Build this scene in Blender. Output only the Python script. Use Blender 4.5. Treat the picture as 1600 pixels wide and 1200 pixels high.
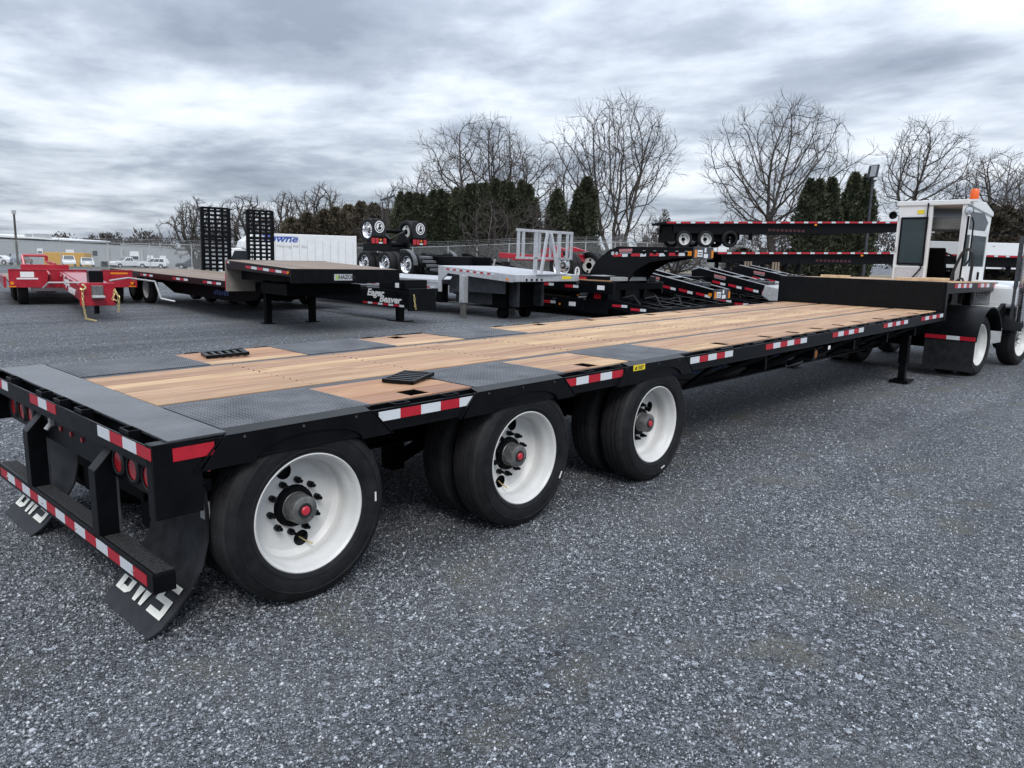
import bpy, bmesh, math, random
import numpy as np
from mathutils import Vector, Matrix
R_ = math.radians
PI = math.pi
scn = bpy.context.scene
for o_ in list(bpy.data.objects): bpy.data.objects.remove(o_, do_unlink=True)

# ------------------------------------------------------------------ camera
YAW, PITCH, ROLL = 0.752, 0.1676, 0.0264
CAM = Vector((-1.2327, -3.1576, 1.7409))
cd = bpy.data.cameras.new('camera')
cam = bpy.data.objects.new('camera', cd); scn.collection.objects.link(cam)
fw = Vector((math.cos(YAW)*math.cos(PITCH), math.sin(YAW)*math.cos(PITCH), -math.sin(PITCH)))
rt = Vector((math.sin(YAW), -math.cos(YAW), 0)); up = rt.cross(fw)
rt, up = rt*math.cos(ROLL)+up*math.sin(ROLL), up*math.cos(ROLL)-rt*math.sin(ROLL)
M_ = Matrix((rt, up, -fw)).transposed().to_4x4(); M_.translation = CAM
cam.matrix_world = M_
cd.sensor_width = 36; cd.lens = 1196.25/1600*36; cd.clip_start = .05; cd.clip_end = 3000
scn.camera = cam

# ------------------------------------------------------------------ sky, sun, exposure
SUN_EL, SUN_AZ = R_(46), R_(236)       # high thin-cloud sun, behind and left of the camera
w = bpy.data.worlds.new('World'); scn.world = w; w.use_nodes = True
nt = w.node_tree; nt.nodes.clear(); L = nt.links
def wn(t, **k):
    n = nt.nodes.new(t)
    for a, b in k.items(): setattr(n, a, b)
    return n
def wm(op, a, b=None, c=None):
    n = wn('ShaderNodeMath', operation=op)
    for i, v in enumerate((a, b, c)):
        if v is None: continue
        if isinstance(v, (int, float)): n.inputs[i].default_value = v
        else: L.new(v, n.inputs[i])
    return n.outputs[0]
sky = wn('ShaderNodeTexSky', sky_type='NISHITA', sun_disc=False, sun_elevation=SUN_EL, sun_rotation=R_(90)-SUN_AZ)
tc = wn('ShaderNodeTexCoord'); sp = wn('ShaderNodeSeparateXYZ'); L.new(tc.outputs['Generated'], sp.inputs[0])
zz = wm('MAXIMUM', sp.outputs[2], 0.0)
den = wm('ADD', zz, .10)
px_ = wm('DIVIDE', sp.outputs[0], den); py_ = wm('DIVIDE', sp.outputs[1], den)
cb = wn('ShaderNodeCombineXYZ'); L.new(px_, cb.inputs[0]); L.new(py_, cb.inputs[1])
mp = wn('ShaderNodeMapping'); L.new(cb.outputs[0], mp.inputs[0])
mp.inputs['Rotation'].default_value = (0, 0, R_(-52)); mp.inputs['Scale'].default_value = (.95, .80, 1)
mp.inputs['Location'].default_value = (2.35, 1.20, 0)
n1 = wn('ShaderNodeTexNoise'); n1.inputs['Scale'].default_value = 1.0; n1.inputs['Detail'].default_value = 9
n1.inputs['Roughness'].default_value = .54; n1.inputs['Distortion'].default_value = .25
L.new(mp.outputs[0], n1.inputs[0])
mp2 = wn('ShaderNodeMapping'); L.new(cb.outputs[0], mp2.inputs[0])
mp2.inputs['Rotation'].default_value = (0, 0, R_(-52)); mp2.inputs['Scale'].default_value = (2.1, 1.7, 1); mp2.inputs['Location'].default_value = (7.3, 1.2, 0)
n2 = wn('ShaderNodeTexNoise'); n2.inputs['Scale'].default_value = 1.3; n2.inputs['Detail'].default_value = 10; n2.inputs['Roughness'].default_value = .58
L.new(mp2.outputs[0], n2.inputs[0])
mixn = wm('ADD', wm('MULTIPLY', n1.outputs[0], .70), wm('MULTIPLY', n2.outputs[0], .30))
# broad banks and breaks in the cloud sheet
def bank(c, wid, tall, amt):
    global mixn
    d_ = wn('ShaderNodeVectorMath', operation='SUBTRACT'); L.new(tc.outputs['Generated'], d_.inputs[0]); d_.inputs[1].default_value = c
    m_ = wn('ShaderNodeVectorMath', operation='MULTIPLY'); L.new(d_.outputs[0], m_.inputs[0]); m_.inputs[1].default_value = (1/wid, 1/wid, 1/tall)
    l_ = wn('ShaderNodeVectorMath', operation='LENGTH'); L.new(m_.outputs[0], l_.inputs[0])
    mixn = wm('ADD', mixn, wm('MULTIPLY', wm('EXPONENT', wm('MULTIPLY', wm('MULTIPLY', l_.outputs['Value'], l_.outputs['Value']), -1.0)), amt*.72))
for c_, w_, t_, k_ in (((.40,.90,.150),.17,.036,.10), ((.27,.95,.160),.12,.026,.06), ((.42,.86,.27),.34,.055,-.085), ((.60,.77,.235),.30,.045,-.05), ((.351,.932,.088),.20,.030,-.075), ((.53,.845,.115),.16,.02,-.06),
                       ((.79,.606,.070),.26,.040,.06), ((.90,.366,.27),.26,.05,.07), ((.86,.481,.165),.16,.03,-.05), ((.29,.956,.045),.20,.012,.10), ((.95,.25,.10),.25,.09,.04), ((.76,.62,.15),.10,.02,.05)): bank(c_, w_, t_, k_)
cr = wn('ShaderNodeValToRGB'); L.new(mixn, cr.inputs[0])
e = cr.color_ramp.elements
e[0].position = .33; e[0].color = (.180, .210, .262, 1)
e[1].position = .68; e[1].color = (.60, .63, .675, 1)
for p_, c_ in ((.45, (.275, .312, .372, 1)), (.52, (.385, .425, .485, 1)), (.59, (.49, .53, .59, 1))):
    k_ = e.new(p_); k_.color = c_
# overcast skies brighten steadily towards the zenith
lift = wm('ADD', wm('MULTIPLY', wm('SMOOTH_MIN', zz, .9, .1), 1.5), .80)
cl = wn('ShaderNodeVectorMath', operation='SCALE'); L.new(cr.outputs[0], cl.inputs[0]); L.new(wm('MULTIPLY', lift, 11.6), cl.inputs['Scale'])
mx = wn('ShaderNodeMix', data_type='RGBA'); mx.inputs[0].default_value = .95
L.new(sky.outputs[0], mx.inputs[6]); L.new(cl.outputs[0], mx.inputs[7])
bg = wn('ShaderNodeBackground'); bg.inputs[1].default_value = .10
L.new(mx.outputs[2], bg.inputs[0])
wo = wn('ShaderNodeOutputWorld'); L.new(bg.outputs[0], wo.inputs[0])

sd = bpy.data.lights.new('sun', 'SUN'); sd.energy = 1.3; sd.angle = R_(22); sd.color = (1, .965, .92)
sun = bpy.data.objects.new('sun', sd); scn.collection.objects.link(sun)
dirv = Vector((math.cos(SUN_EL)*math.cos(SUN_AZ), math.cos(SUN_EL)*math.sin(SUN_AZ), math.sin(SUN_EL)))
sun.rotation_euler = dirv.to_track_quat('Z', 'Y').to_euler(); sun.location = (0, 0, 30)
vs = scn.view_settings
vs.view_transform = 'Standard'; vs.look = 'None'; vs.gamma = 1; vs.use_curve_mapping = False; vs.exposure = 0.62

# ------------------------------------------------------------------ mesh building helpers
class MB:
    def __init__(s): s.v = []; s.f = []
    def add(s, vs_, fs_):
        o = len(s.v); s.v += [tuple(p) for p in vs_]; s.f += [tuple(i+o for i in f) for f in fs_]; return s
    def box(s, x0, x1, y0, y1, z0, z1):
        return s.add([(x0,y0,z0),(x1,y0,z0),(x1,y1,z0),(x0,y1,z0),(x0,y0,z1),(x1,y0,z1),(x1,y1,z1),(x0,y1,z1)],
                     [(3,2,1,0),(4,5,6,7),(0,1,5,4),(1,2,6,5),(2,3,7,6),(3,0,4,7)])
    def beam(s, p, q, w_, h_, upv=(0,0,1)):
        p = Vector(p); q = Vector(q); a = (q-p).normalized(); u = Vector(upv)
        if abs(a.dot(u)) > .98: u = Vector((1,0,0))
        b = a.cross(u).normalized()*(w_/2); c = b.cross(a).normalized()*(h_/2)
        vs_ = [e_+sb*b+sc*c for e_ in (p, q) for sb, sc in ((-1,-1),(1,-1),(1,1),(-1,1))]
        return s.add(vs_, [(0,1,2,3),(7,6,5,4),(0,4,5,1),(1,5,6,2),(2,6,7,3),(3,7,4,0)])
    def prism(s, poly, axis, a, b):
        n = len(poly)
        def P(t, c):
            return (c, t[0], t[1]) if axis == 'x' else (t[0], c, t[1]) if axis == 'y' else (t[0], t[1], c)
        vs_ = [P(t, a) for t in poly]+[P(t, b) for t in poly]
        return s.add(vs_, [tuple(range(n-1,-1,-1)), tuple(range(n,2*n))]+[(i,(i+1)%n,(i+1)%n+n,i+n) for i in range(n)])
    def cyl(s, p, q, r, n=12, r2=None):
        p = Vector(p); q = Vector(q); a = (q-p).normalized(); u = Vector((0,0,1)) if abs(a.z) < .9 else Vector((1,0,0))
        b = a.cross(u).normalized(); c = a.cross(b)
        r2 = r if r2 is None else r2
        vs_ = [e_+(b*math.cos(2*PI*i/n)+c*math.sin(2*PI*i/n))*rr for e_, rr in ((p, r), (q, r2)) for i in range(n)]
        return s.add(vs_, [tuple(range(n)), tuple(range(2*n-1,n-1,-1))]+[(i,i+n,(i+1)%n+n,(i+1)%n) for i in range(n)])
    def tube(s, pts, r, n=6):
        for a, b in zip(pts, pts[1:]): s.cyl(a, b, r, n)
        return s
    def lathe(s, prof, n=32, c=(0,0,0), closed=False):          # about the y axis; prof = (radius, y)
        m = len(prof); vs_ = []
        for i in range(n):
            t = 2*PI*i/n
            vs_ += [(c[0]+r*math.cos(t), c[1]+y, c[2]+r*math.sin(t)) for r, y in prof]
        fs_ = []
        for i in range(n):
            j = (i+1) % n
            for k in range(m if closed else m-1):
                l = (k+1) % m
                fs_.append((i*m+k, i*m+l, j*m+l, j*m+k))
        return s.add(vs_, fs_)
    def build(s, name, m, parent=None, smooth=False, bevel=0, loc=None, kind=None):
        me = bpy.data.meshes.new(name); me.from_pydata(s.v, [], s.f); me.update()
        bm = bmesh.new(); bm.from_mesh(me); bmesh.ops.recalc_face_normals(bm, faces=bm.faces); bm.to_mesh(me); bm.free()
        return link(name, me, m, parent, smooth, bevel, loc, kind)
def link(name, me, m, parent=None, smooth=False, bevel=0, loc=None, kind=None):
    o = bpy.data.objects.new(name, me); scn.collection.objects.link(o)
    if m is not None and not me.materials: me.materials.append(m)
    if smooth:
        me.polygons.foreach_set('use_smooth', [True]*len(me.polygons))
        if hasattr(me, 'set_sharp_from_angle'): me.set_sharp_from_angle(angle=R_(35))
    if bevel:
        b = o.modifiers.new('bevel', 'BEVEL'); b.width = bevel; b.segments = 2; b.limit_method = 'ANGLE'; b.angle_limit = R_(40)
    if parent is not None: o.parent = parent
    if loc is not None: o.location = loc
    if kind: o['kind'] = kind
    return o
def fast_mesh(name, V, F):                                       # numpy arrays; F is (n, 3) or (n, 4)
    me = bpy.data.meshes.new(name); k = F.shape[1]
    me.vertices.add(len(V)); me.vertices.foreach_set('co', np.asarray(V, np.float32).ravel())
    me.loops.add(F.size); me.loops.foreach_set('vertex_index', F.astype(np.int32).ravel())
    me.polygons.add(len(F)); me.polygons.foreach_set('loop_start', np.arange(0, F.size, k, dtype=np.int32))
    me.polygons.foreach_set('loop_total', np.full(len(F), k, np.int32)); me.update(calc_edges=True); return me
def thing(name, label, cat, loc=(0,0,0), rz=0, group=None):
    o = bpy.data.objects.new(name, None); scn.collection.objects.link(o)
    o.location = loc; o.rotation_euler = (0, 0, rz); o.empty_display_size = .2
    return tag(o, label, cat, group)
def tag(o, label, cat, group=None):
    o['label'] = label; o['category'] = cat
    if group: o['group'] = group
    return o
def copy_tree(o, parent=None):
    c = o.copy(); scn.collection.objects.link(c)
    if parent is not None:
        c.parent = parent
    for ch in list(o.children): copy_tree(ch, c)
    return c
def text(name, body, size, m, parent, loc, rot, shear=0, bold=0, depth=.002, sx=1.0):
    cu = bpy.data.curves.new(name, 'FONT'); cu.body = body; cu.size = size; cu.shear = shear; cu.offset = bold
    cu.extrude = depth; cu.resolution_u = 3; cu.align_x = 'CENTER'; cu.align_y = 'CENTER'
    t = bpy.data.objects.new(name, cu); me = bpy.data.meshes.new_from_object(t); bpy.data.objects.remove(t); 
    me.name = name; me.materials.clear()
    o = link(name, me, m, parent); o.location = loc; o.rotation_euler = rot; o.scale = (sx, 1, 1); return o
ORD = 'first second third fourth fifth sixth seventh eighth ninth tenth eleventh twelfth thirteenth fourteenth fifteenth sixteenth seventeenth eighteenth nineteenth twentieth'.split()

# ------------------------------------------------------------------ materials
def mat(name, col, rough=.5, metal=0., var=.18, vscale=6., bump=0., bscale=60., spec=.5, dust=0., coat=0.):
    m = bpy.data.materials.new(name); m.use_nodes = True; t = m.node_tree; b = t.nodes['Principled BSDF']; K = t.links
    b.inputs['Roughness'].default_value = rough; b.inputs['Metallic'].default_value = metal
    b.inputs['Specular IOR Level'].default_value = spec; b.inputs['Coat Weight'].default_value = coat
    co = t.nodes.new('ShaderNodeTexCoord')
    n = t.nodes.new('ShaderNodeTexNoise'); n.inputs['Scale'].default_value = vscale; n.inputs['Detail'].default_value = 6; n.inputs['Roughness'].default_value = .62
    K.new(co.outputs['Object'], n.inputs[0])
    r = t.nodes.new('ShaderNodeValToRGB'); K.new(n.outputs[0], r.inputs[0])
    c = Vector(col)
    r.color_ramp.elements[0].position = .3; r.color_ramp.elements[0].color = (*(c*(1-var)), 1)
    r.color_ramp.elements[1].position = .72; r.color_ramp.elements[1].color = (*(c*(1+var)+Vector((1,1,1))*dust), 1)
    K.new(r.outputs[0], b.inputs['Base Color'])
    mr = t.nodes.new('ShaderNodeMapRange'); mr.inputs[3].default_value = max(.03, rough-.10); mr.inputs[4].default_value = min(1, rough+.12)
    K.new(n.outputs[0], mr.inputs[0]); K.new(mr.outputs[0], b.inputs['Roughness'])
    if bump:
        n2_ = t.nodes.new('ShaderNodeTexNoise'); n2_.inputs['Scale'].default_value = bscale; n2_.inputs['Detail'].default_value = 4
        K.new(co.outputs['Object'], n2_.inputs[0])
        bu = t.nodes.new('ShaderNodeBump'); bu.inputs['Strength'].default_value = bump; bu.inputs['Distance'].default_value = .01
        K.new(n2_.outputs[0], bu.inputs['Height']); K.new(bu.outputs[0], b.inputs['Normal'])
    return m
def wood(name, a, b_, c_, gray=0.):
    m = bpy.data.materials.new(name); m.use_nodes = True; t = m.node_tree; K = t.links; b = t.nodes['Principled BSDF']
    b.inputs['Roughness'].default_value = .62; b.inputs['Specular IOR Level'].default_value = .3
    N = lambda k: t.nodes.new(k)
    co = N('ShaderNodeTexCoord'); oi = N('ShaderNodeObjectInfo')
    ofs = N('ShaderNodeVectorMath'); ofs.operation = 'SCALE'; K.new(oi.outputs['Random'], ofs.inputs['Scale']); ofs.inputs[0].default_value = (37, 11, 5)
    ad = N('ShaderNodeVectorMath'); K.new(co.outputs['Object'], ad.inputs[0]); K.new(ofs.outputs[0], ad.inputs[1])
    mp_ = N('ShaderNodeMapping'); mp_.inputs['Scale'].default_value = (.9, 17, 17); K.new(ad.outputs[0], mp_.inputs[0])
    n = N('ShaderNodeTexNoise'); n.inputs['Scale'].default_value = 1.6; n.inputs['Detail'].default_value = 8; n.inputs['Roughness'].default_value = .6; n.inputs['Distortion'].default_value = .8
    K.new(mp_.outputs[0], n.inputs[0])
    r = N('ShaderNodeValToRGB'); K.new(n.outputs[0], r.inputs[0]); e_ = r.color_ramp.elements
    e_[0].position = .30; e_[0].color = (*a, 1); e_[1].position = .72; e_[1].color = (*c_, 1); q = e_.new(.5); q.color = (*b_, 1)
    hs = N('ShaderNodeHueSaturation'); K.new(r.outputs[0], hs.inputs['Color'])
    mr = N('ShaderNodeMapRange'); mr.inputs[3].default_value = .76; mr.inputs[4].default_value = 1.18; K.new(oi.outputs['Random'], mr.inputs[0]); K.new(mr.outputs[0], hs.inputs['Value'])
    mr2 = N('ShaderNodeMapRange'); mr2.inputs[3].default_value = .485; mr2.inputs[4].default_value = .508; K.new(oi.outputs['Random'], mr2.inputs[0]); K.new(mr2.outputs[0], hs.inputs['Hue'])
    # knots, and grey weather stains
    mk = N('ShaderNodeMapping'); mk.inputs['Scale'].default_value = (1.1, 5, 5); K.new(ad.outputs[0], mk.inputs[0])
    vo = N('ShaderNodeTexVoronoi'); vo.inputs['Scale'].default_value = 1.0; K.new(mk.outputs[0], vo.inputs[0])
    kr = N('ShaderNodeValToRGB'); K.new(vo.outputs['Distance'], kr.inputs[0]); kr.color_ramp.elements[0].position = .03; kr.color_ramp.elements[0].color = (.30,.20,.13,1); kr.color_ramp.elements[1].position = .11; kr.color_ramp.elements[1].color = (1,1,1,1)
    mu = N('ShaderNodeMix'); mu.data_type = 'RGBA'; mu.blend_type = 'MULTIPLY'; mu.inputs[0].default_value = .75; K.new(hs.outputs[0], mu.inputs[6]); K.new(kr.outputs[0], mu.inputs[7])
    st = N('ShaderNodeTexNoise'); st.inputs['Scale'].default_value = 1.7; st.inputs['Detail'].default_value = 7; st.inputs['Roughness'].default_value = .7; sx_ = N('ShaderNodeMapping'); sx_.inputs['Scale'].default_value = (.55, 2.2, 1); K.new(ad.outputs[0], sx_.inputs[0]); K.new(sx_.outputs[0], st.inputs[0])
    sr = N('ShaderNodeValToRGB'); K.new(st.outputs[0], sr.inputs[0]); sr.color_ramp.elements[0].position = .43; sr.color_ramp.elements[0].color = (0,0,0,1); sr.color_ramp.elements[1].position = .74; sr.color_ramp.elements[1].color = (.85,.85,.85,1)
    mg = N('ShaderNodeMix'); mg.data_type = 'RGBA'; K.new(sr.outputs[0], mg.inputs[0]); K.new(mu.outputs[2], mg.inputs[6]); mg.inputs[7].default_value = (.235,.145,.088,1)
    K.new(mg.outputs[2], b.inputs['Base Color'])
    bu = N('ShaderNodeBump'); bu.inputs['Strength'].default_value = .25; bu.inputs['Distance'].default_value = .004; K.new(n.outputs[0], bu.inputs['Height']); K.new(bu.outputs[0], b.inputs['Normal'])
    return m
def glassy(name, col, rough=.06, alpha=1.):
    m = mat(name, col, rough, 0, .1, 3); b = m.node_tree.nodes['Principled BSDF']; b.inputs['Specular IOR Level'].default_value = .8
    if alpha < 1: b.inputs['Alpha'].default_value = alpha
    return m
MB_black = mat('black_paint', (.0022,.0027,.0038), .34, 0, .35, 7, .04, 90, dust=.0012, spec=.17)
M_blackflat = mat('black_underside', (.0022,.0025,.0033), .6, 0, .4, 7, dust=.001, spec=.08)
M_tail = mat('black_wet_plate', (.022,.024,.028), .24, 0, .8, 3.5, .10, 25, dust=.05, spec=.5)
M_tread = mat('black_tread_plate', (.062,.066,.074), .34, .1, .40, 5, .03, 90, dust=.035, spec=.5)
M_rail = mat('grey_top_flange', (.045,.048,.056), .42, .2, .3, 6, dust=.02, spec=.4)
M_rubber = None
M_white = mat('white_wheel_paint', (.60,.60,.585), .38, 0, .07, 9, .02, 60)
M_truckwhite = mat('white_cab_paint', (.70,.71,.71), .34, 0, .06, 3, coat=.2)
M_steel = mat('raw_steel', (.17,.17,.165), .42, .6, .45, 25, .08, 60)
M_chrome = mat('chrome', (.78,.78,.79), .14, 1, .1, 12)
M_alu = mat('aluminium', (.54,.55,.57), .42, .55, .15, 9)
M_red = mat('red_paint', (.34,.004,.018), .30, 0, .16, 4, dust=.01, coat=.3)
M_tred = mat('red_reflective_tape', (.42,.012,.026), .32, 0, .12, 40, .05, 300)
M_twhite = mat('white_reflective_tape', (.60,.63,.66), .36, 0, .06, 40, .05, 300)
M_lens = mat('red_lamp_lens', (.42,.015,.022), .16, 0, .12, 60, .15, 260, coat=.6)
M_amber = mat('amber_lens', (.70,.22,.012), .2, 0, .15, 50, .1, 200)
M_orange = mat('orange_beacon_lens', (.80,.12,.012), .22, 0, .15, 30, .1, 120)
M_cap = mat('red_hub_cap', (.50,.03,.05), .3, 0, .15, 30)
M_yellow = mat('yellow_label', (.75,.58,.02), .4, 0, .08, 20)
M_ink = mat('black_print', (.012,.012,.012), .6, 0, .1, 20)
M_label = mat('white_label', (.72,.73,.74), .45, 0, .06, 20)
M_letter = mat('cream_letters', (.72,.72,.66), .55, 0, .08, 18)
M_flap = mat('rubber_flap', (.011,.012,.015), .55, 0, .5, 9, .12, 70, dust=.010, spec=.3)
M_grit = mat('grip_strip', (.012,.012,.013), .75, 0, .9, 60, .8, 160, dust=.03, spec=.3)
M_glass = glassy('cab_glass', (.012,.030,.034), .05, .80)
M_carglass = glassy('car_glass', (.02,.025,.03), .08)
M_zinc = mat('galvanised_steel', (.42,.43,.43), .5, .3, .2, 12)
M_chain = mat('brass_zinc_chain', (.62,.50,.24), .35, .6, .3, 40)
M_hose = mat('black_rubber_hose', (.012,.012,.013), .5, 0, .2, 30)
M_plank = wood('new_deck_wood', (.33,.185,.095), (.46,.295,.170), (.545,.385,.248))
M_plankred = wood('reddish_deck_wood', (.30,.15,.078), (.42,.235,.13), (.50,.315,.192))
M_oldwood = wood('weathered_deck_wood', (.15,.115,.09), (.22,.175,.14), (.29,.24,.195))
M_lumber = wood('pale_lumber', (.46,.31,.17), (.58,.42,.25), (.66,.50,.32))
M_gravelwall = mat('grey_metal_siding', (.30,.32,.33), .55, 0, .06, 1.2)
def tyre_mat():
    m = mat('tyre_rubber', (.0075,.0078,.0088), .60, 0, .4, 9, 0, 60, spec=.22, dust=.007)
    t = m.node_tree; K = t.links; N = lambda k: t.nodes.new(k); b = t.nodes['Principled BSDF']
    co = N('ShaderNodeTexCoord'); s_ = N('ShaderNodeSeparateXYZ'); K.new(co.outputs['Object'], s_.inputs[0])
    def ma(op, a, c=None):
        n = N('ShaderNodeMath'); n.operation = op
        for i, v in enumerate((a, c)):
            if v is None: continue
            if isinstance(v, (int, float)): n.inputs[i].default_value = v
            else: K.new(v, n.inputs[i])
        return n.outputs[0]
    an = ma('ARCTAN2', s_.outputs[2], s_.outputs[0]); rr = ma('SQRT', ma('ADD', ma('POWER', s_.outputs[0], 2), ma('POWER', s_.outputs[2], 2)))
    zig = ma('MULTIPLY', ma('SINE', ma('MULTIPLY', s_.outputs[1], 170)), .5)
    sip = ma('GREATER_THAN', ma('SINE', ma('ADD', ma('MULTIPLY', an, 92), zig)), .55)
    sip = ma('MULTIPLY', sip, ma('GREATER_THAN', rr, .428))
    ring = ma('MULTIPLY', ma('GREATER_THAN', ma('SINE', ma('MULTIPLY', rr, 430)), .86), ma('LESS_THAN', rr, .425))
    h = ma('SUBTRACT', ma('MULTIPLY', ring, .25), sip)
    ramp_ = [n for n in t.nodes if n.type == 'VALTORGB'][0]; dm = N('ShaderNodeMix'); dm.data_type = 'RGBA'
    nz = [n for n in t.nodes if n.type == 'TEX_NOISE'][0]
    K.new(ma('MULTIPLY', ma('GREATER_THAN', rr, .4435), ma('ADD', ma('MULTIPLY', nz.outputs[0], .9), .1)), dm.inputs[0]); K.new(ramp_.outputs[0], dm.inputs[6]); dm.inputs[7].default_value = (.034,.034,.035,1)  # tread colour lifted to offset the low light there, mottled as dust wear
    K.new(dm.outputs[2], b.inputs['Base Color'])
    bu = N('ShaderNodeBump'); bu.inputs['Strength'].default_value = 1.0; bu.inputs['Distance'].default_value = .007; K.new(h, bu.inputs['Height']); K.new(bu.outputs[0], b.inputs['Normal'])
    return m
M_rubber = tyre_mat()
def gravel_mat():
    m = bpy.data.materials.new('gravel'); m.use_nodes = True; t = m.node_tree; K = t.links; b = t.nodes['Principled BSDF']; N = lambda k: t.nodes.new(k)
    b.inputs['Roughness'].default_value = .78; b.inputs['Specular IOR Level'].default_value = .35
    co = N('ShaderNodeTexCoord')
    def vor(sc):
        v = N('ShaderNodeTexVoronoi'); v.inputs['Scale'].default_value = sc; K.new(co.outputs['Object'], v.inputs[0])
        return v
    def ramp(src, pts):
        r = N('ShaderNodeValToRGB'); K.new(src, r.inputs[0]); e_ = r.color_ramp.elements
        e_[0].position, e_[0].color = pts[0][0], (*pts[0][1], 1); e_[1].position, e_[1].color = pts[-1][0], (*pts[-1][1], 1)
        for p_, c_ in pts[1:-1]: q = e_.new(p_); q.color = (*c_, 1)
        return r.outputs[0]
    def grey(v): return (v*1.62*.92, v*1.62*.985, v*1.62*1.09)
    va, vb, vc = vor(46), vor(105), vor(230)
    sa, sb, sc_ = [N('ShaderNodeSeparateColor') for _ in range(3)]
    for s_, v in ((sa, va), (sb, vb), (sc_, vc)): K.new(v.outputs['Color'], s_.inputs[0])
    ca = ramp(sa.outputs[0], [(0, grey(.022)), (.45, grey(.062)), (.80, grey(.13)), (.94, grey(.27)), (1, grey(.42))])
    cb_ = ramp(sb.outputs[0], [(0, grey(.016)), (.5, grey(.056)), (.82, grey(.15)), (1, grey(.36))])
    cc = ramp(sc_.outputs[0], [(0, grey(.015)), (.5, grey(.055)), (1, grey(.22))])
    big = N('ShaderNodeTexNoise'); big.inputs['Scale'].default_value = .9; big.inputs['Detail'].default_value = 6; big.inputs['Roughness'].default_value = .65; K.new(co.outputs['Object'], big.inputs[0])
    sel = N('ShaderNodeMath'); sel.operation = 'GREATER_THAN'; K.new(sa.outputs[1], sel.inputs[0]); sel.inputs[1].default_value = .62
    sel2 = N('ShaderNodeMath'); sel2.operation = 'GREATER_THAN'; K.new(sb.outputs[1], sel2.inputs[0]); sel2.inputs[1].default_value = .45
    def mix(f, a, c, bl='MIX'):
        n = N('ShaderNodeMix'); n.data_type = 'RGBA'; n.blend_type = bl
        for i, v in ((0, f), (6, a), (7, c)):
            if isinstance(v, float): n.inputs[i].default_value = v
            elif isinstance(v, tuple): n.inputs[i].default_value = (*v, 1)
            else: K.new(v, n.inputs[i])
        return n.outputs[2]
    col = mix(sel2.outputs[0], cc, cb_); col = mix(sel.outputs[0], col, ca)
    # worn dusty patches and a few olive mossy ones
    pf = ramp(big.outputs[0], [(.49, (0,0,0)), (.68, (.75,.75,.75))]); col = mix(pf, col, (.150,.156,.160))
    b2 = N('ShaderNodeTexNoise'); b2.inputs['Scale'].default_value = 1.9; b2.inputs['Detail'].default_value = 5; K.new(co.outputs['Object'], b2.inputs[0])
    pg = ramp(b2.outputs[0], [(.575, (0,0,0)), (.70, (.80,.80,.80))]); col = mix(pg, col, (.142,.137,.112))
    lg = N('ShaderNodeTexNoise'); lg.inputs['Scale'].default_value = .16; lg.inputs['Detail'].default_value = 4; K.new(co.outputs['Object'], lg.inputs[0])
    lv = ramp(lg.outputs[0], [(.35, (.84,.84,.84)), (.65, (1.14,1.14,1.14))]); col = mix(1.0, col, lv, 'MULTIPLY')
    ml = N('ShaderNodeMapping'); ml.inputs['Scale'].default_value = (.10, .85, 1); ml.inputs['Rotation'].default_value = (0, 0, R_(-9)); K.new(co.outputs['Object'], ml.inputs[0])
    ln = N('ShaderNodeTexNoise'); ln.inputs['Scale'].default_value = 1.5; ln.inputs['Detail'].default_value = 5; ln.inputs['Distortion'].default_value = .4; K.new(ml.outputs[0], ln.inputs[0])
    lane = ramp(ln.outputs[0], [(.36, (.72,.73,.75)), (.52, (1,1,1)), (.68, (1.22,1.21,1.19))]); col = mix(1.0, col, lane, 'MULTIPLY')
    K.new(col, b.inputs['Base Color'])
    su = N('ShaderNodeMath'); su.operation = 'MULTIPLY_ADD'; K.new(va.outputs['Distance'], su.inputs[0]); su.inputs[1].default_value = .6; K.new(vb.outputs['Distance'], su.inputs[2])
    bu = N('ShaderNodeBump'); bu.invert = True; bu.inputs['Strength'].default_value = 1.0; bu.inputs['Distance'].default_value = .02; K.new(su.outputs[0], bu.inputs['Height']); K.new(bu.outputs[0], b.inputs['Normal'])
    return m
def stone_mat():
    m = bpy.data.materials.new('crushed_stone'); m.use_nodes = True; t = m.node_tree; K = t.links; b = t.nodes['Principled BSDF']
    b.inputs['Roughness'].default_value = .72; b.inputs['Specular IOR Level'].default_value = .4
    g = t.nodes.new('ShaderNodeNewGeometry'); r = t.nodes.new('ShaderNodeValToRGB'); K.new(g.outputs['Random Per Island'], r.inputs[0]); e_ = r.color_ramp.elements
    e_[0].position = 0; e_[0].color = (.070,.077,.087,1); e_[1].position = 1; e_[1].color = (.52,.54,.565,1)
    for p_, c_ in ((.40, (.125,.136,.150,1)), (.70, (.21,.225,.245,1)), (.88, (.36,.38,.405,1))): q = e_.new(p_); q.color = c_
    K.new(r.outputs[0], b.inputs['Base Color']); return m
def leafy(name, a, b_):
    m = bpy.data.materials.new(name); m.use_nodes = True; t = m.node_tree; K = t.links; b = t.nodes['Principled BSDF']
    b.inputs['Roughness'].default_value = .7; b.inputs['Specular IOR Level'].default_value = .2
    g = t.nodes.new('ShaderNodeNewGeometry'); r = t.nodes.new('ShaderNodeValToRGB'); K.new(g.outputs['Random Per Island'], r.inputs[0])
    r.color_ramp.elements[0].color = (*a, 1); r.color_ramp.elements[1].color = (*b_, 1)
    oi = t.nodes.new('ShaderNodeObjectInfo'); hs = t.nodes.new('ShaderNodeHueSaturation'); mr = t.nodes.new('ShaderNodeMapRange'); mr.inputs[3].default_value = .75; mr.inputs[4].default_value = 1.2
    K.new(oi.outputs['Random'], mr.inputs[0]); K.new(mr.outputs[0], hs.inputs['Value']); K.new(r.outputs[0], hs.inputs['Color']); K.new(hs.outputs[0], b.inputs['Base Color']); return m
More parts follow.
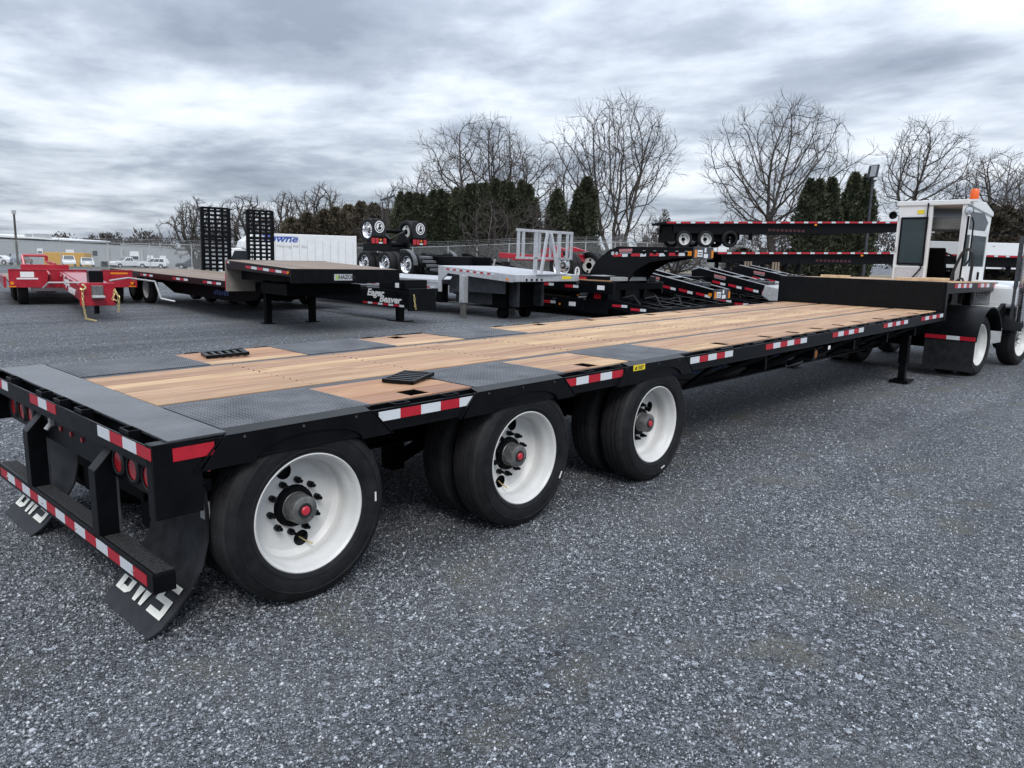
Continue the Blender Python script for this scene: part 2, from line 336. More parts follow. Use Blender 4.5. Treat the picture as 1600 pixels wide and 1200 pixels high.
M_gravel = gravel_mat(); M_stone = stone_mat()
M_arb = leafy('arborvitae_foliage', (.032,.041,.025), (.100,.108,.066))
M_hedge = leafy('brown_evergreen_foliage', (.052,.046,.034), (.13,.108,.076))
M_bark = mat('grey_bark', (.062,.054,.048), .85, 0, .35, 4, .4, 12)
M_twig = mat('twig_bark', (.062,.051,.045), .85, 0, .25, 4)
M_grass = mat('green_grass', (.075,.105,.035), .9, 0, .4, 3, .3, 20)
M_drygrass = mat('dry_grass', (.21,.175,.115), .9, 0, .35, 2.5, .3, 20)

# ------------------------------------------------------------------ ground
def terrain(x, y):                                             # the yard is level, then falls away to the north-west and rises to the east
    dx, dy = x+1.23, y+3.16
    d = dx*.730+dy*.683; l = dx*.683-dy*.730
    if d < 24: return 0.
    q = min(1, max(0, (l/d+.25)/.42)); q = q*q*(3-2*q); e_ = d-24
    lo = -.010*e_ if e_ < 45 else -.45-.028*(min(e_, 130)-45)
    return lo*(1-q)+.6*min(e_/19, 1)*q
xs = sorted(set([-600,-300,-150,-80,-50]+list(np.arange(-40,140,2.5))+[150,170,200,260,350,500,800,1400]))
ys = sorted(set([-600,-300,-150,-80,-50]+list(np.arange(-40,200,2.5))+[210,230,260,350,500,800,1400]))
V = [(x, y, terrain(x, y)) for y in ys for x in xs]; nx = len(xs)
F = [(j*nx+i, j*nx+i+1, (j+1)*nx+i+1, (j+1)*nx+i) for j in range(len(ys)-1) for i in range(nx-1)]
g_ = MB(); g_.v = V; g_.f = F
g_.build('gravel_ground', M_gravel, smooth=True, kind='structure')
def sheet(name, m, poly_rows, lift=.03):                       # a strip laid over the terrain: rows of (x, y) pairs
    b = MB(); n = len(poly_rows[0])
    b.v = [(x, y, terrain(x, y)+lift) for r in poly_rows for x, y in r]
    b.f = [(j*n+i, j*n+i+1, (j+1)*n+i+1, (j+1)*n+i) for j in range(len(poly_rows)-1) for i in range(n-1)]
    return b.build(name, m, kind='structure')
def strip(x0, y0, x1, y1, wid, n=14, k=6):
    a = Vector((x1-x0, y1-y0)); nrm = Vector((-a.y, a.x)).normalized()
    return [[(x0+a.x*i/n+nrm.x*wid*j/k, y0+a.y*i/n+nrm.y*wid*j/k) for i in range(n+1)] for j in range(k+1)]
sheet('grass_verge', M_grass, strip(8, 92, 30, 70, 20))
sheet('dry_grass_bank', M_drygrass, strip(41.5, 36.5, 84, 2, 16, 20, 8))
sheet('road', mat('asphalt', (.10,.105,.11), .85, 0, .15, 2), strip(8, 130, 62, 96, 40))

rng = np.random.default_rng(5)
def stones(n, x0, x1, y0, y1, r0, r1, keep):
    P = np.column_stack([rng.uniform(x0, x1, n), rng.uniform(y0, y1, n)]); P = P[keep(P)]; n = len(P)
    base = np.array([(1,0,0),(-1,0,0),(0,1,0),(0,-1,0),(0,0,.75),(0,0,-.6)], float)
    tri = np.array([(0,2,4),(2,1,4),(1,3,4),(3,0,4),(2,0,5),(1,2,5),(3,1,5),(0,3,5)])
    s_ = r0+(r1-r0)*rng.random(n)**3.2
    off = base[None]*s_[:,None,None]*rng.uniform(.55, 1.25, (n,6,1))+rng.normal(0,.22,(n,6,3))*s_[:,None,None]
    a = rng.uniform(0, 2*PI, n); c, s = np.cos(a), np.sin(a)
    x = off[:,:,0]*c[:,None]-off[:,:,1]*s[:,None]; y = off[:,:,0]*s[:,None]+off[:,:,1]*c[:,None]
    off = np.stack([x, y*rng.uniform(.6,1,(n,1)), off[:,:,2]], -1)
    off[:,:,0] += P[:,0:1]; off[:,:,1] += P[:,1:2]; off[:,:,2] += (s_*.22)[:,None]
    return off.reshape(-1,3), (tri[None]+6*np.arange(n)[:,None,None]).reshape(-1,3)
def in_view(P, dmin, dmax, fade=True):
    dx, dy = P[:,0]+1.2327, P[:,1]+3.1576; d = dx*.730+dy*.683; l = dx*.683-dy*.730
    k = (d > dmin) & (d < dmax) & (np.abs(l) < .75*d+.5)
    cl_ = .5+.5*np.sin(P[:,0]*2.1+1.3*np.sin(P[:,1]*1.7))*np.sin(P[:,1]*2.6+1.1*np.sin(P[:,0]*1.3))
    k &= rng.random(len(P)) < .35+.65*cl_
    if fade: k &= rng.random(len(P)) < np.clip(1.25-d/dmax, .1, 1)
    return k
V1, F1 = stones(1300000, -2, 8.5, -3.2, 7, .0028, .0115, lambda P: in_view(P, 1.0, 8))
V2, F2 = stones(75000, -6, 16, -6, 20, .006, .017, lambda P: in_view(P, 1.0, 16))

link('loose_gravel', fast_mesh('loose_gravel', np.vstack([V1, V2]), np.vstack([F1, F2+len(V1)])), M_stone, kind='stuff')
# ------------------------------------------------------------------ the long wood-decked drop-deck trailer in front
TP, DZ, W, LD = 0.0118, 0.931, 2.59, 11.58                       # deck pitch, deck height at the tail, width, length of the lower deck
T = thing('drop_deck_trailer', 'long black drop deck trailer with pale new wood deck and white wheels, nearest', 'trailer')
T.rotation_euler = (0, -TP, 0)
def H(h): return DZ+h
def zw(x, z): return z-TP*x                                      # local height of a world height
def hb(m, x0, x1, y0, y1, h0, h1): return m.box(x0, x1, y0, y1, H(h0), H(h1))
def mir(y): return W-y

def wheel_meshes(kind):
    rim = MB()
    if kind == 'white':
        prof = [(.300,.004),(.304,-.003),(.298,-.006),(.291,.000),(.283,.010),(.279,.030),(.268,.046),(.258,.070),(.257,.095),(.266,.125),(.262,.148),(.243,.166),(.235,.172)]
        disc_r, disc_y, hole_r, cen = .236, .172, .043, .110
    else:                                                        # polished budd wheel
        prof = [(.300,.004),(.304,-.003),(.298,-.006),(.288,.002),(.280,.020),(.262,.034),(.252,.06),(.245,.085),(.225,.098)]
        disc_r, disc_y, hole_r, cen = .226, .098, .026, .11
    rim.lathe(prof, 56)
    bm = bmesh.new(); edges = []
    def loop(cx, cz, r, n, r2=None):
        vs_ = [bm.verts.new((cx+r*math.cos(2*PI*i/n), 0, cz+(r2 or r)*math.sin(2*PI*i/n))) for i in range(n)]
        edges.extend(bm.edges.new((vs_[i], vs_[(i+1) % n])) for i in range(n))
    loop(0, 0, disc_r, 40); loop(0, 0, cen, 24)
    nh, hr_ = (2, .192) if kind == 'white' else (5, .192)
    for k in range(nh):
        a = R_((283 if nh == 2 else 262)+360/nh*k); loop(hr_*math.cos(a), hr_*math.sin(a), hole_r, 16)
    bmesh.ops.triangle_fill(bm, use_beauty=True, use_dissolve=False, edges=edges)
    bm.verts.index_update()
    rim.add([(v.co.x, disc_y-.012*max(0, (.2-math.hypot(v.co.x, v.co.z))/.1), v.co.z) for v in bm.verts], [tuple(v.index for v in f.verts) for f in bm.faces]); bm.free()
    tyre = MB().lathe([(.292,.010),(.300,-.001),(.316,-.012),(.322,-.0135),(.324,-.017),(.330,-.018),(.332,-.0155),(.345,-.019),(.378,-.021),(.392,-.0195),(.394,-.0225),(.399,-.022),(.401,-.018),(.428,-.007),(.443,.006),(.4505,.018),(.453,.040),(.455,.058),(.442,.060),(.442,.068),(.455,.070),(.456,.098),(.443,.100),(.443,.108),(.456,.110),(.456,.138),(.442,.140),(.442,.148),(.455,.150),(.453,.170),(.4505,.190),(.443,.202),(.428,.215),(.405,.225),(.36,.230),(.31,.220),(.292,.205)], 96)
    hub = MB().lathe([(.0,.050),(.062,.050),(.070,.054),(.073,.062),(.075,.128),(.080,.134)], 32)
    drum = MB().lathe([(.080,.130),(.100,.134),(.106,.142),(.109,.176),(.205,.190),(.212,.21),(.212,.34)], 36)
    cap = MB().lathe([(0,.037),(.019,.038),(.023,.042),(.024,.051)], 20)
    lug = MB().cyl((0,.172,0),(0,.138,0),.017,8).cyl((0,.140,0),(0,.112,0),.012,8,.009).lathe([(.0,.1705),(.022,.168),(.024,.172)], 12)
    return rim, tyre, hub, drum, cap, lug
def make_wheel(parent, loc, kind='white', flip=False, full=True, old=None):
    """a wheel: the rim is the part, its tyre, hub, cap and nuts are sub-parts"""
    if old is None:
        rim, tyre, hub, drum, cap, lug = wheel_meshes(kind)
        o = rim.build('wheel', M_white if kind == 'white' else M_chrome, parent, smooth=True)
        tyre.build('tyre', M_rubber, o, smooth=True)
        if full:
            hub.build('hub', M_steel, o, smooth=True); drum.build('brake_drum', M_blackflat, o, smooth=True)
            cap.build('hub_cap', M_cap if kind == 'white' else M_chrome, o, smooth=True); MB().lathe([(.024,.046),(.036,.0445),(.039,.051)], 20).build('cap_ring', M_hose, o, smooth=True)
            lm = None
            for k in range(10):
                a = 2*PI*k/10+.14
                if lm is None: l_ = lug.build('lug_nut', MB_black if kind == 'white' else M_chrome, o, smooth=True); lm = l_.data
                else: l_ = link('lug_nut', lm, None, o)
                dy = 0 if kind == 'white' else -.072
                l_.location = (.1345*math.cos(a), dy, .1345*math.sin(a))
            if kind == 'white':
                MB().tube([(.043,.190,-.187),(.062,.150,-.205),(.078,.118,-.214)], .004).build('valve_stem', M_chain, o)
    else: o = copy_tree(old, parent)
    o.location = loc; o.rotation_euler = (0, 0, PI if flip else 0); return o

AX = (.749, 2.324, 3.838)
def wz(x): return zw(x, .455)
wheel0 = make_wheel(T, (AX[0], .030, wz(AX[0])))
MB().box(.372,.380,-.026,-.022,-.02,.03).build('tyre_label', M_label, wheel0)
plain0 = make_wheel(T, (AX[0], .315, wz(AX[0])), full=False)
for i, x in enumerate(AX):
    if i:
        o = make_wheel(T, (x, .030, wz(x)), old=wheel0); o.rotation_euler = (0, (.5, 1.3)[i-1], 0)
        make_wheel(T, (x, .315, wz(x)), old=plain0)
    make_wheel(T, (x, W-.030, wz(x)), flip=True, old=wheel0); make_wheel(T, (x, W-.315, wz(x)), flip=True, old=plain0)
    MB().cyl((x, .30, wz(x)), (x, W-.30, wz(x)), .065, 14).build('axle', M_blackflat, T, smooth=True)
    for y in (.86, W-.86):
        m = MB(); m.beam((x-.42, y, H(-.62)), (x+.12, y, wz(x)+.07), .09, .05); m.cyl((x+.26, y, wz(x)+.05), (x+.26, y, H(-.26)), .13, 14)
        m.beam((x-.42, y, H(-.28)), (x-.42, y, H(-.66)), .12, .10)
        m.build('suspension', M_blackflat, T)

# deck planks, one by one
BAY = [.105, .295, .43, .565, .695]                              # plank edges of the near outer bay
HX = {1.475:.135, 3.075:.13, 5.06:.12, 5.97:.12, 6.62:.12, 7.24:.12, 7.88:.12, 8.52:.12, 9.26:.12, 10.01:.12, 10.74:.12, 11.25:.10}
rp = random.Random(3)
def plank(x0, x1, y0, y1, m=None):
    dh = rp.uniform(-.0025, .0015); g = .0022
    b = MB(); b.box(x0+.0015, x1-.0015, y0+g, y1-g, H(-.034), H(dh))
    b.build('deck_plank', m or M_plank, T, bevel=.0025)
segs = [(1.157, 1.915), (2.757, 3.545), (4.387, LD-.015)]
for side in (0, 1):
    for a, b in segs:
        for k in range(4):
            y0, y1 = BAY[k], BAY[k+1]
            if side: y0, y1 = mir(y1), mir(y0)
            mt = M_plankred if (a < 1.2 and (k < 3 or side == 0)) else M_plank
            if k == 0:
                p = a
                for hx, hl in HX.items():
                    if a < hx < b:
                        plank(p, hx, y0, y1, mt)
                        # the strips left and right of the opening
                        if side == 0: plank(hx, hx+hl, .105, .135, mt); plank(hx, hx+hl, .282, .295, mt)
                        else: plank(hx, hx+hl, mir(.135), mir(.105), mt); plank(hx, hx+hl, mir(.295), mir(.282), mt)
                        ya_, yb_ = (.10, .30) if side == 0 else (mir(.30), mir(.10))
                        MB().box(hx-.02, hx+hl+.02, ya_, yb_, H(-.150), H(-.135)).build('shade_pan', M_blackflat, T)  # black pan added under the opening to keep it dark
                        yi, yo_ = (.136, .281) if side == 0 else (mir(.281), mir(.136))
                        m = MB(); e2 = .004
                        for q in ((hx+.0005,hx+e2,yi,yo_),(hx+hl-e2,hx+hl-.0005,yi,yo_),(hx+e2,hx+hl-e2,yi,yi+e2),(hx+e2,hx+hl-e2,yo_-e2,yo_)): hb(m, *q, -.134, -.0035)
                        m.build('shade_liner', M_blackflat, T)  # black walls added so the wooden sides of the opening look shaded
                        p = hx+hl
                plank(p, b, y0, y1, mt)
            elif b-a > 3:
                c1 = a+rp.uniform(2.2, 4.6); plank(a, c1, y0, y1); plank(c1, b, y0, y1)
            else: plank(a, b, y0, y1, mt)
ce = [.775+i*(W-1.55)/7 for i in range(8)]
for k in range(7):
    x = .335; 
    cuts = [rp.uniform(2.4, 4.8)+(.5 if k % 2 else 0), rp.uniform(6.6, 9.0)]
    for c in cuts+[LD-.015]:
        plank(x, c, ce[k], ce[k+1]); x = c
# screws along the planks
m = MB()
for x in np.arange(1.25, LD-.1, .81):
    for k in range(7):
        for yy in (ce[k]+.035, ce[k+1]-.035):
            m.cyl((x+rp.uniform(-.01,.01), yy, H(-.004)), (x, yy, H(.0018)), .0042, 6)
m.build('plank_screw', M_blackflat, T, kind='stuff')
# dark steel flanges between the bays
for y0, y1 in ((.700, .771), (mir(.771), mir(.700))):
    MB().box(.335, LD-.01, y0, y1, H(-.022), H(-.003)).build('beam_flange', M_rail, T, bevel=.003)
for s in (0, 1):                                                 # main beams under the flanges
    y = .735 if s == 0 else mir(.735)
    m = MB(); m.prism([(.33, H(-.024)), (LD, H(-.024)), (LD, H(-.40)), (10.9, H(-.53)), (5.0, H(-.50)), (4.3, H(-.42)), (.33, H(-.42))], 'y', y-.006, y+.006)
    m.prism([(4.3, H(-.42)), (5.0, H(-.50)), (10.9, H(-.53)), (LD, H(-.40)), (LD, H(-.415)), (10.9, H(-.545)), (5.0, H(-.515)), (4.3, H(-.435))], 'y', y-.08, y+.08)
    m.box(.33, 4.3, y-.08, y+.08, H(-.435), H(-.42))
    m.build('main_beam', MB_black, T)
for x in np.arange(.7, LD, .405):                                # cross members
    MB().box(x-.03, x+.03, .10, W-.10, H(-.115), H(-.036)).build('cross_member', M_blackflat, T)

# tread plates over the wheels, with raised bars as geometry
def tread_bars(u0, u1, v0, v1, pitch=.030, ln=.0125, wd=.0042, ht=.0022):
    vs_, fs_ = [], []; k = 0; nu = int((u1-u0)/pitch); nv = int((v1-v0)/pitch)
    for i in range(nu):
        for j in range(nv):
            for q in (0, 1):
                cu = u0+(i+.5+.5*q)*pitch; cv = v0+(j+.5+.5*q)*pitch
                if cu > u1-.012 or cv > v1-.012: continue
                a = R_(45) if q else R_(-45); c, s = math.cos(a), math.sin(a)
                for du, dv, dz in ((-ln,0,0),(0,-wd,0),(ln,0,0),(0,wd,0),(-ln*.5,0,ht),(ln*.5,0,ht)):
                    vs_.append((cu+du*c-dv*s, cv+du*s+dv*c, dz))
                for f in ((0,1,4),(1,5,4),(1,2,5),(2,3,5),(3,4,5),(3,0,4)): fs_.append(tuple(x+k for x in f))
                k += 6
    return vs_, fs_
PX = ((.335, 1.150), (1.922, 2.752), (3.552, 4.380))
for s in (0, 1):
    for x0, x1 in PX:
        y0, y1 = (.075, .697) if s == 0 else (mir(.697), mir(.075))
        o = MB().box(x0, x1, y0, y1, H(-.012), H(.004)).build('tread_plate', M_tread, T, bevel=.002)
        vs_, fs_ = tread_bars(x0, x1, y0, y1)
        b = MB(); b.v = [(x, y, H(.0042)+z) for x, y, z in vs_]; b.f = fs_
        b.build('raised_bar', M_tread, o, kind='stuff')
# tail plate
MB().box(.070, .328, .012, W-.012, H(-.012), H(.002)).build('tail_plate', M_tail, T, bevel=.003)
# louvred covers lying open on the deck
for (x, y, a) in ((1.78, .53, 24), (1.42, 2.21, -14)):
    b = MB()
    for k in range(6): b.box(-.15+k*.052, -.15+k*.052+.026, -.10, .10, .012, .026)
    b.box(-.155,.145,-.105,-.09,.006,.028).box(-.155,.145,.09,.105,.006,.028).box(-.155,-.14,-.105,.105,.006,.028).box(.13,.145,-.105,.105,.006,.028)
    o = b.build('slotted_cover', MB_black, T, loc=(x, y, H(.002))); o.rotation_euler = (0, R_(-2), R_(a))

# side rails: web, recessed slot, stake pockets, lower lip
SK = [(c-.44, c+.44) for c in (.70, 2.245, 3.78)]
for s in (0, 1):
    Y = (lambda a: a) if s == 0 else mir
    def yb(m, x0, x1, a, b, h0, h1):
        a, b = sorted((Y(a), Y(b))); return hb(m, x0, x1, a, b, h0, h1)
    m = MB(); yb(m, .20, LD, .004, .014, -.128, -.016); yb(m, .20, LD, .004, .075, -.140, -.128); yb(m, .20, LD, .082, .098, -.128, -.006)
    m.build('side_rail', MB_black, T, bevel=.002)
    for x in [.14, 1.32, 1.68, 2.95, 3.30]+list(np.arange(4.65, LD-.2, .61)):
        m = MB(); yb(m, x-.05, x+.05, .016, .020, -.10, -.004); yb(m, x-.05, x+.05, .070, .074, -.10, -.004); yb(m, x-.05, x-.045, .020, .070, -.10, -.004); yb(m, x+.045, x+.05, .020, .070, -.10, -.004)
        m.build('stake_pocket', MB_black, T)
    for x in np.arange(4.95, LD-.3, .61):
        MB().cyl((x-.11, Y(.045), H(-.012)), (x+.11, Y(.045), H(-.012)), .008, 8).build('chain_hook_bar', MB_black, T)
    # sloped skirts with a wheel arch
    for c in (.70, 2.245, 3.78):
        top = [(c-.39, H(-.010)), (c+.39, H(-.010)), (c+.525, H(-.152)), (c+.34, H(-.152))]
        arch = [(c+.045+.295*math.cos(R_(t)), H(-.150)+.088*math.sin(R_(t))) for t in range(15, 180, 15)]
        poly = top+arch+[(c-.25, H(-.152)), (c-.50, H(-.152))]
        m = MB(); a, b = sorted((Y(-.010), Y(.002))); m.prism(poly, 'y', a, b); m.build('wheel_skirt', MB_black, T, bevel=.002)
        a, b = Y(-.010), Y(.076)
        m = MB(); m.add([(c-.39, a, H(-.010)), (c+.39, a, H(-.010)), (c+.405, b, H(.0035)), (c-.375, b, H(.0035)), (c-.39, a, H(-.016)), (c+.39, a, H(-.016)), (c+.405, b, H(-.004)), (c-.375, b, H(-.004))],
              [(0,1,2,3),(7,6,5,4),(0,4,5,1),(1,5,6,2),(2,6,7,3),(3,7,4,0)]); m.build('skirt_cap', MB_black, T, bevel=.002)
        for sx in (-1, 1):
            MB().beam((c+sx*.40, Y(.0), H(-.012)), (c+sx*.53, Y(-.004), H(-.150)), .006, .022, (0,1,0)).build('skirt_flange', MB_black, T)
    # reflective tape
    def tape(x0, x1, first, n):
        for k in range(n):
            a = x0+(x1-x0)*k/n; b = x0+(x1-x0)*(k+1)/n; red = (k+first) % 2 == 0
            m = MB(); y0, y1 = sorted((Y(.0038), Y(.0015))); m.box(a, b-.001, y0, y1, H(-.081), H(-.029)); m.build('red_tape' if red else 'white_tape', M_tred if red else M_twhite, T)
    tape(1.150, 1.862, 1, 5); tape(2.655, 3.33, 0, 5)
    for x0, x1, n, f in ((4.27, 4.99, 5, 1), (5.64, 6.58, 6, 0), (7.27, 8.22, 6, 0), (8.92, 9.88, 6, 0), (10.48, LD-.03, 6, 0)): tape(x0, x1, f, n)
    m = MB(); a, b = sorted((Y(-.004), Y(.0))); m.box(.082, .262, a, b, H(-.087), H(-.030)); m.build('red_tape', M_tred, T)
    m = MB(); yb(m, .0, .205, .0, .012, -.33, -.004); yb(m, 0, .012, .012, .075, -.33, -.006); yb(m, .012, .205, .012, .075, -.020, -.006); m.build('corner_box', MB_black, T, bevel=.003)
    MB().cyl((.255, Y(.05), H(-.165)), (.255, Y(.043), H(-.165)), .010, 10).build('side_marker_lamp', M_lens, T)
# yellow label on the third skirt, white label, amber lamp, cut-out letters on the beam
o = MB().box(3.44, 3.59, -.0125, -.0102, H(-.052), H(-.010)).build('warning_label', M_yellow, T)
MB().prism([(3.455, H(-.044)), (3.485, H(-.044)), (3.470, H(-.018))], 'y', -.0135, -.0127).build('label_print', M_ink, o)
for k in range(3): MB().box(3.50, 3.575-.01*k, -.0135, -.0127, H(-.024-.010*k), H(-.019-.010*k)).build('label_print', M_ink, o)
MB().box(7.17, 7.23, .0005, .003, H(-.205), H(-.165)).build('white_label', M_label, T)
MB().lathe([(0,-.012),(.045,-.010),(.058,0)], 20, (7.58, .30, H(-.318))).build('amber_lamp', M_amber, T, smooth=True)
MB().box(7.50, 7.66, .302, .31, H(-.39), H(-.15)).build('lamp_bracket', MB_black, T)
MB().box(7.53, 8.02, .612, .62, H(-.505), H(-.335)).build('name_plate', M_tread, T)
def block_letters(u):                                             # angular B W S on a unit-high cell
    B = [[(0,0),(.2,0),(.2,1),(0,1)], [(.2,0),(.46,0),(.60,.12),(.60,.18),(.2,.18)], [(.2,.82),(.60,.82),(.60,.9),(.5,1),(.2,1)], [(.2,.41),(.41,.41),(.41,.59),(.2,.59)], [(.41,.18),(.60,.18),(.60,.43),(.55,.5),(.60,.57),(.60,.82),(.41,.82)]]
    Wd = [[(0,1),(.17,1),(.25,.25),(.25,0),(.11,0)], [(.25,0),(.40,1),(.29,1),(.25,.72)], [(.31,1),(.46,1),(.54,.25),(.54,0),(.41,0)], [(.54,0),(.71,1),(.56,1),(.54,.80)]]
    S = [[(0,0),(.62,0),(.62,.19),(0,.19)], [(.43,.19),(.62,.19),(.62,.58),(.43,.58)], [(0,.40),(.43,.40),(.43,.58),(0,.58)], [(0,.58),(.19,.58),(.19,1),(0,1)], [(.19,.81),(.64,.81),(.64,1),(.19,1)]]
    return [(p, 0) for p in B]+[(p, .74) for p in Wd]+[(p, 1.54) for p in S]
m = MB()
for poly, ox in block_letters(1): m.prism([(7.57+(ox+px)*.19, H(-.485)+pz*.13) for px, pz in poly], 'y', .609, .6115)
m.build('cut_letters', M_rail, T)
# outrigger braces along both sides
for s in (0, 1):
    Y = (lambda a: a) if s == 0 else mir
    for xa in (5.25, 6.42, 7.60, 8.78, 9.95):
        m = MB()
        for d in (-.50, .50): m.beam((xa, Y(.62), H(-.475)), (xa+d, Y(.05), H(-.150)), .05, .022, (0,1,0))
        m.build('brace', MB_black, T)
        MB().box(xa+.585-.015, xa+.585+.015, min(Y(.08),Y(.70)), max(Y(.08),Y(.70)), H(-.30), H(-.036)).build('outrigger', MB_black, T)
    for xg in (6.02, 6.78, 8.32):                                 # pale plates standing in for light through the web openings
        MB().prism([(xg-.07, H(-.205)), (xg+.03, H(-.19)), (xg+.02, H(-.235))], 'y', min(Y(.30),Y(.306)), max(Y(.30),Y(.306))).build('light_gap', M_zinc, T)
# tail: tape lip, cross plate with lamps, dock posts, bumper
m = MB(); hb(m, 0, .008, .012, W-.012, -.110, -.016); m.build('tail_lip', MB_black, T, bevel=.002)
def rtape(y0, y1, n, first, x, h0, h1, z=None):
    for k in range(n):
        a = y0+(y1-y0)*k/n; b = y0+(y1-y0)*(k+1)/n; red = (k+first) % 2 == 0
        m = MB(); m.box(x-.002, x-.0003, a+.0006, b-.0006, H(h0), H(h1)); m.build('red_tape' if red else 'white_tape', M_tred if red else M_twhite, T)
rtape(.012, .62, 4, 0, 0, -.073, -.021); rtape(1.22, 1.66, 3, 0, 0, -.073, -.021); rtape(2.10, 2.578, 4, 1, 0, -.073, -.021)
for y in (.33, .92, 1.24, 1.54, 2.12):
    m = MB()
    for a, b, c, d in ((.012,.066,y-.05,y-.046),(.012,.066,y+.046,y+.05),(.012,.016,y-.046,y+.046),(.062,.066,y-.046,y+.046)): hb(m, a, b, c, d, -.10, .006)
    m.build('stake_pocket', MB_black, T)
m = MB(); hb(m, .088, .100, .014, W-.014, -.305, -.014); hb(m, .012, .088, .014, W-.014, -.122, -.112); m.build('tail_panel', MB_black, T, bevel=.002)
for y in (.26, .435, .61, 1.98, 2.155, 2.33):
    o = MB().lathe([(0,.074),(.050,.075),(.054,.082)], 24, (0, y, 0)).build('tail_lamp', M_lens, T, smooth=True)
    # lathe turns about y: stand it up so that it faces backwards
    o.data.transform(Matrix.Translation((.0, y, H(-.212))) @ Matrix.Rotation(R_(-90), 4, 'Z') @ Matrix.Translation((0, -y, 0)))
    q = MB().lathe([(.052,.070),(.058,.068),(.068,.076),(.070,.089)], 24).build('lamp_ring', M_hose, o, smooth=True)
    q.data.transform(Matrix.Translation((0, y, H(-.212))) @ Matrix.Rotation(R_(-90), 4, 'Z'))
for y in (1.13, 1.30, 1.47): MB().cyl((.088, y, H(-.205)), (.080, y, H(-.205)), .014, 10).build('marker_lamp', M_lens, T)
o = MB().box(.070, .088, 1.59, 1.63, H(-.21), H(-.165)).cyl((.075, 1.61, H(-.20)), (.05, 1.61, H(-.23)), .014, 8).build('air_coupling', M_zinc, T)
m = MB(); hb(m, .25, .27, .80, W-.80, -.50, -.20); m.build('rear_cross_plate', M_blackflat, T)
m = MB(); m.box(.20, .25, 1.16, 1.22, H(-.36), H(-.33)); m.build('plate_lamp', M_zinc, T)
for y in (.712, mir(.802)):
    MB().prism([(0, zw(0,.30)), (.10, zw(0,.30)), (.10, H(-.175)), (.086, H(-.175)), (0, H(-.268))], 'y', y, y+.090).build('dock_post', MB_black, T, bevel=.003)
BZ0, BZ1 = .242, .335
m = MB(); m.box(0, .10, .085, W-.085, BZ0, BZ1-.004); m.box(.0, .012, .085, W-.085, BZ1-.004, BZ1+.004); m.build('bumper', MB_black, T, bevel=.003)
for a, b in ((.10, .700), (.815, mir(.815)), (mir(.70), mir(.10))): MB().box(.016, .098, a, b, BZ1-.004, BZ1).build('grip_strip', M_grit, T)
for k in range(15):
    a = .15+2.30*k/15; b = .15+2.30*(k+1)/15
    MB().box(-.002, -.0004, a+.0006, b-.0006, .262, .314).build('red_tape' if k % 2 == 0 else 'white_tape', M_tred if k % 2 == 0 else M_twhite, T)
# mud flaps with letters; the lower ends drag backwards on the gravel
def flap_path(s):                                                # distance down the flap -> (x, z, nx, nz)
    pts = [(.27,.66),(.276,.52),(.268,.40),(.238,.285),(.175,.185),(.09,.092),(.008,.022)]
    acc = 0
    for a, b in zip(pts, pts[1:]):
        l = math.hypot(b[0]-a[0], b[1]-a[1])
        if s <= acc+l or b is pts[-1]:
            t = (s-acc)/l; tx, tz = (b[0]-a[0])/l, (b[1]-a[1])/l
            return a[0]+(b[0]-a[0])*t, a[1]+(b[1]-a[1])*t, tz, -tx
        acc += l
FL = .755
for y0 in (.135, mir(.135)-.60):
    m = MB(); n = 26
    for i in range(n+1):
        s = FL*i/n; x, z, nx_, nz_ = flap_path(s); c = .03*max(0, (s-FL+.05)/.05)
        for y in (y0+c, y0+.60-c): m.v.append((x, y, z+.004))
        for y in (y0+c, y0+.60-c): m.v.append((x+nx_*-.010, y, z+nz_*-.010+.004))
    for i in range(n):
        a = 4*i; b = a+4
        m.f += [(a,a+1,b+1,b),(a+2,b+2,b+3,a+3),(a,b,b+2,a+2),(a+1,a+3,b+3,b+1)]
    m.f += [(0,2,3,1),(4*n,4*n+1,4*n+3,4*n+2)]
    fl = m.build('mud_flap', M_flap, T, smooth=True)
    m = MB()
    for poly, ox in block_letters(1):
        q = []
        for px, pz in poly:
            yy = y0+.60-.035-(ox+px)*.238; s = .505+(1-pz)*.165
            x, z, nx_, nz_ = flap_path(s); q.append((x+nx_*.0045, yy, z+nz_*.0045+.004))
        k = len(m.v); m.v += q; m.f.append(tuple(range(k, k+len(q))))
    m.build('letters', M_letter, fl)
    MB().box(.276, .30, y0-.01, y0+.61, .64, .70).build('flap_hanger', MB_black, T)
    MB().box(.272, .30, y0+.02, y0+.06, .50, .58).build('flap_stay', M_zinc, T)
    m = MB()
    for k in range(4):
        for j in range(2): m.cyl((.262, y0+.40+.028*k, .625-.03*j), (.27, y0+.40+.028*k, .625-.03*j), .008, 6)
    m.build('flap_bolt', M_label, T, kind='stuff')
# landing gear
for y, x in ((.33, 11.02), (mir(.42), 11.25)):
    g0 = zw(x, .02)
    l_ = MB().box(x-.06, x+.06, y-.06, y+.06, zw(x,.30), H(-.14)).box(x-.048, x+.048, y-.048, y+.048, g0+.03, zw(x,.31)).build('landing_leg', MB_black, T, bevel=.004)
    MB().box(x-.16, x+.16, y-.13, y+.13, g0, g0+.03).build('foot', MB_black, l_, bevel=.004)
MB().beam((11.02,.33,H(-.45)),(11.25,mir(.42),H(-.45)),.05,.05).build('leg_cross_tube', MB_black, T)
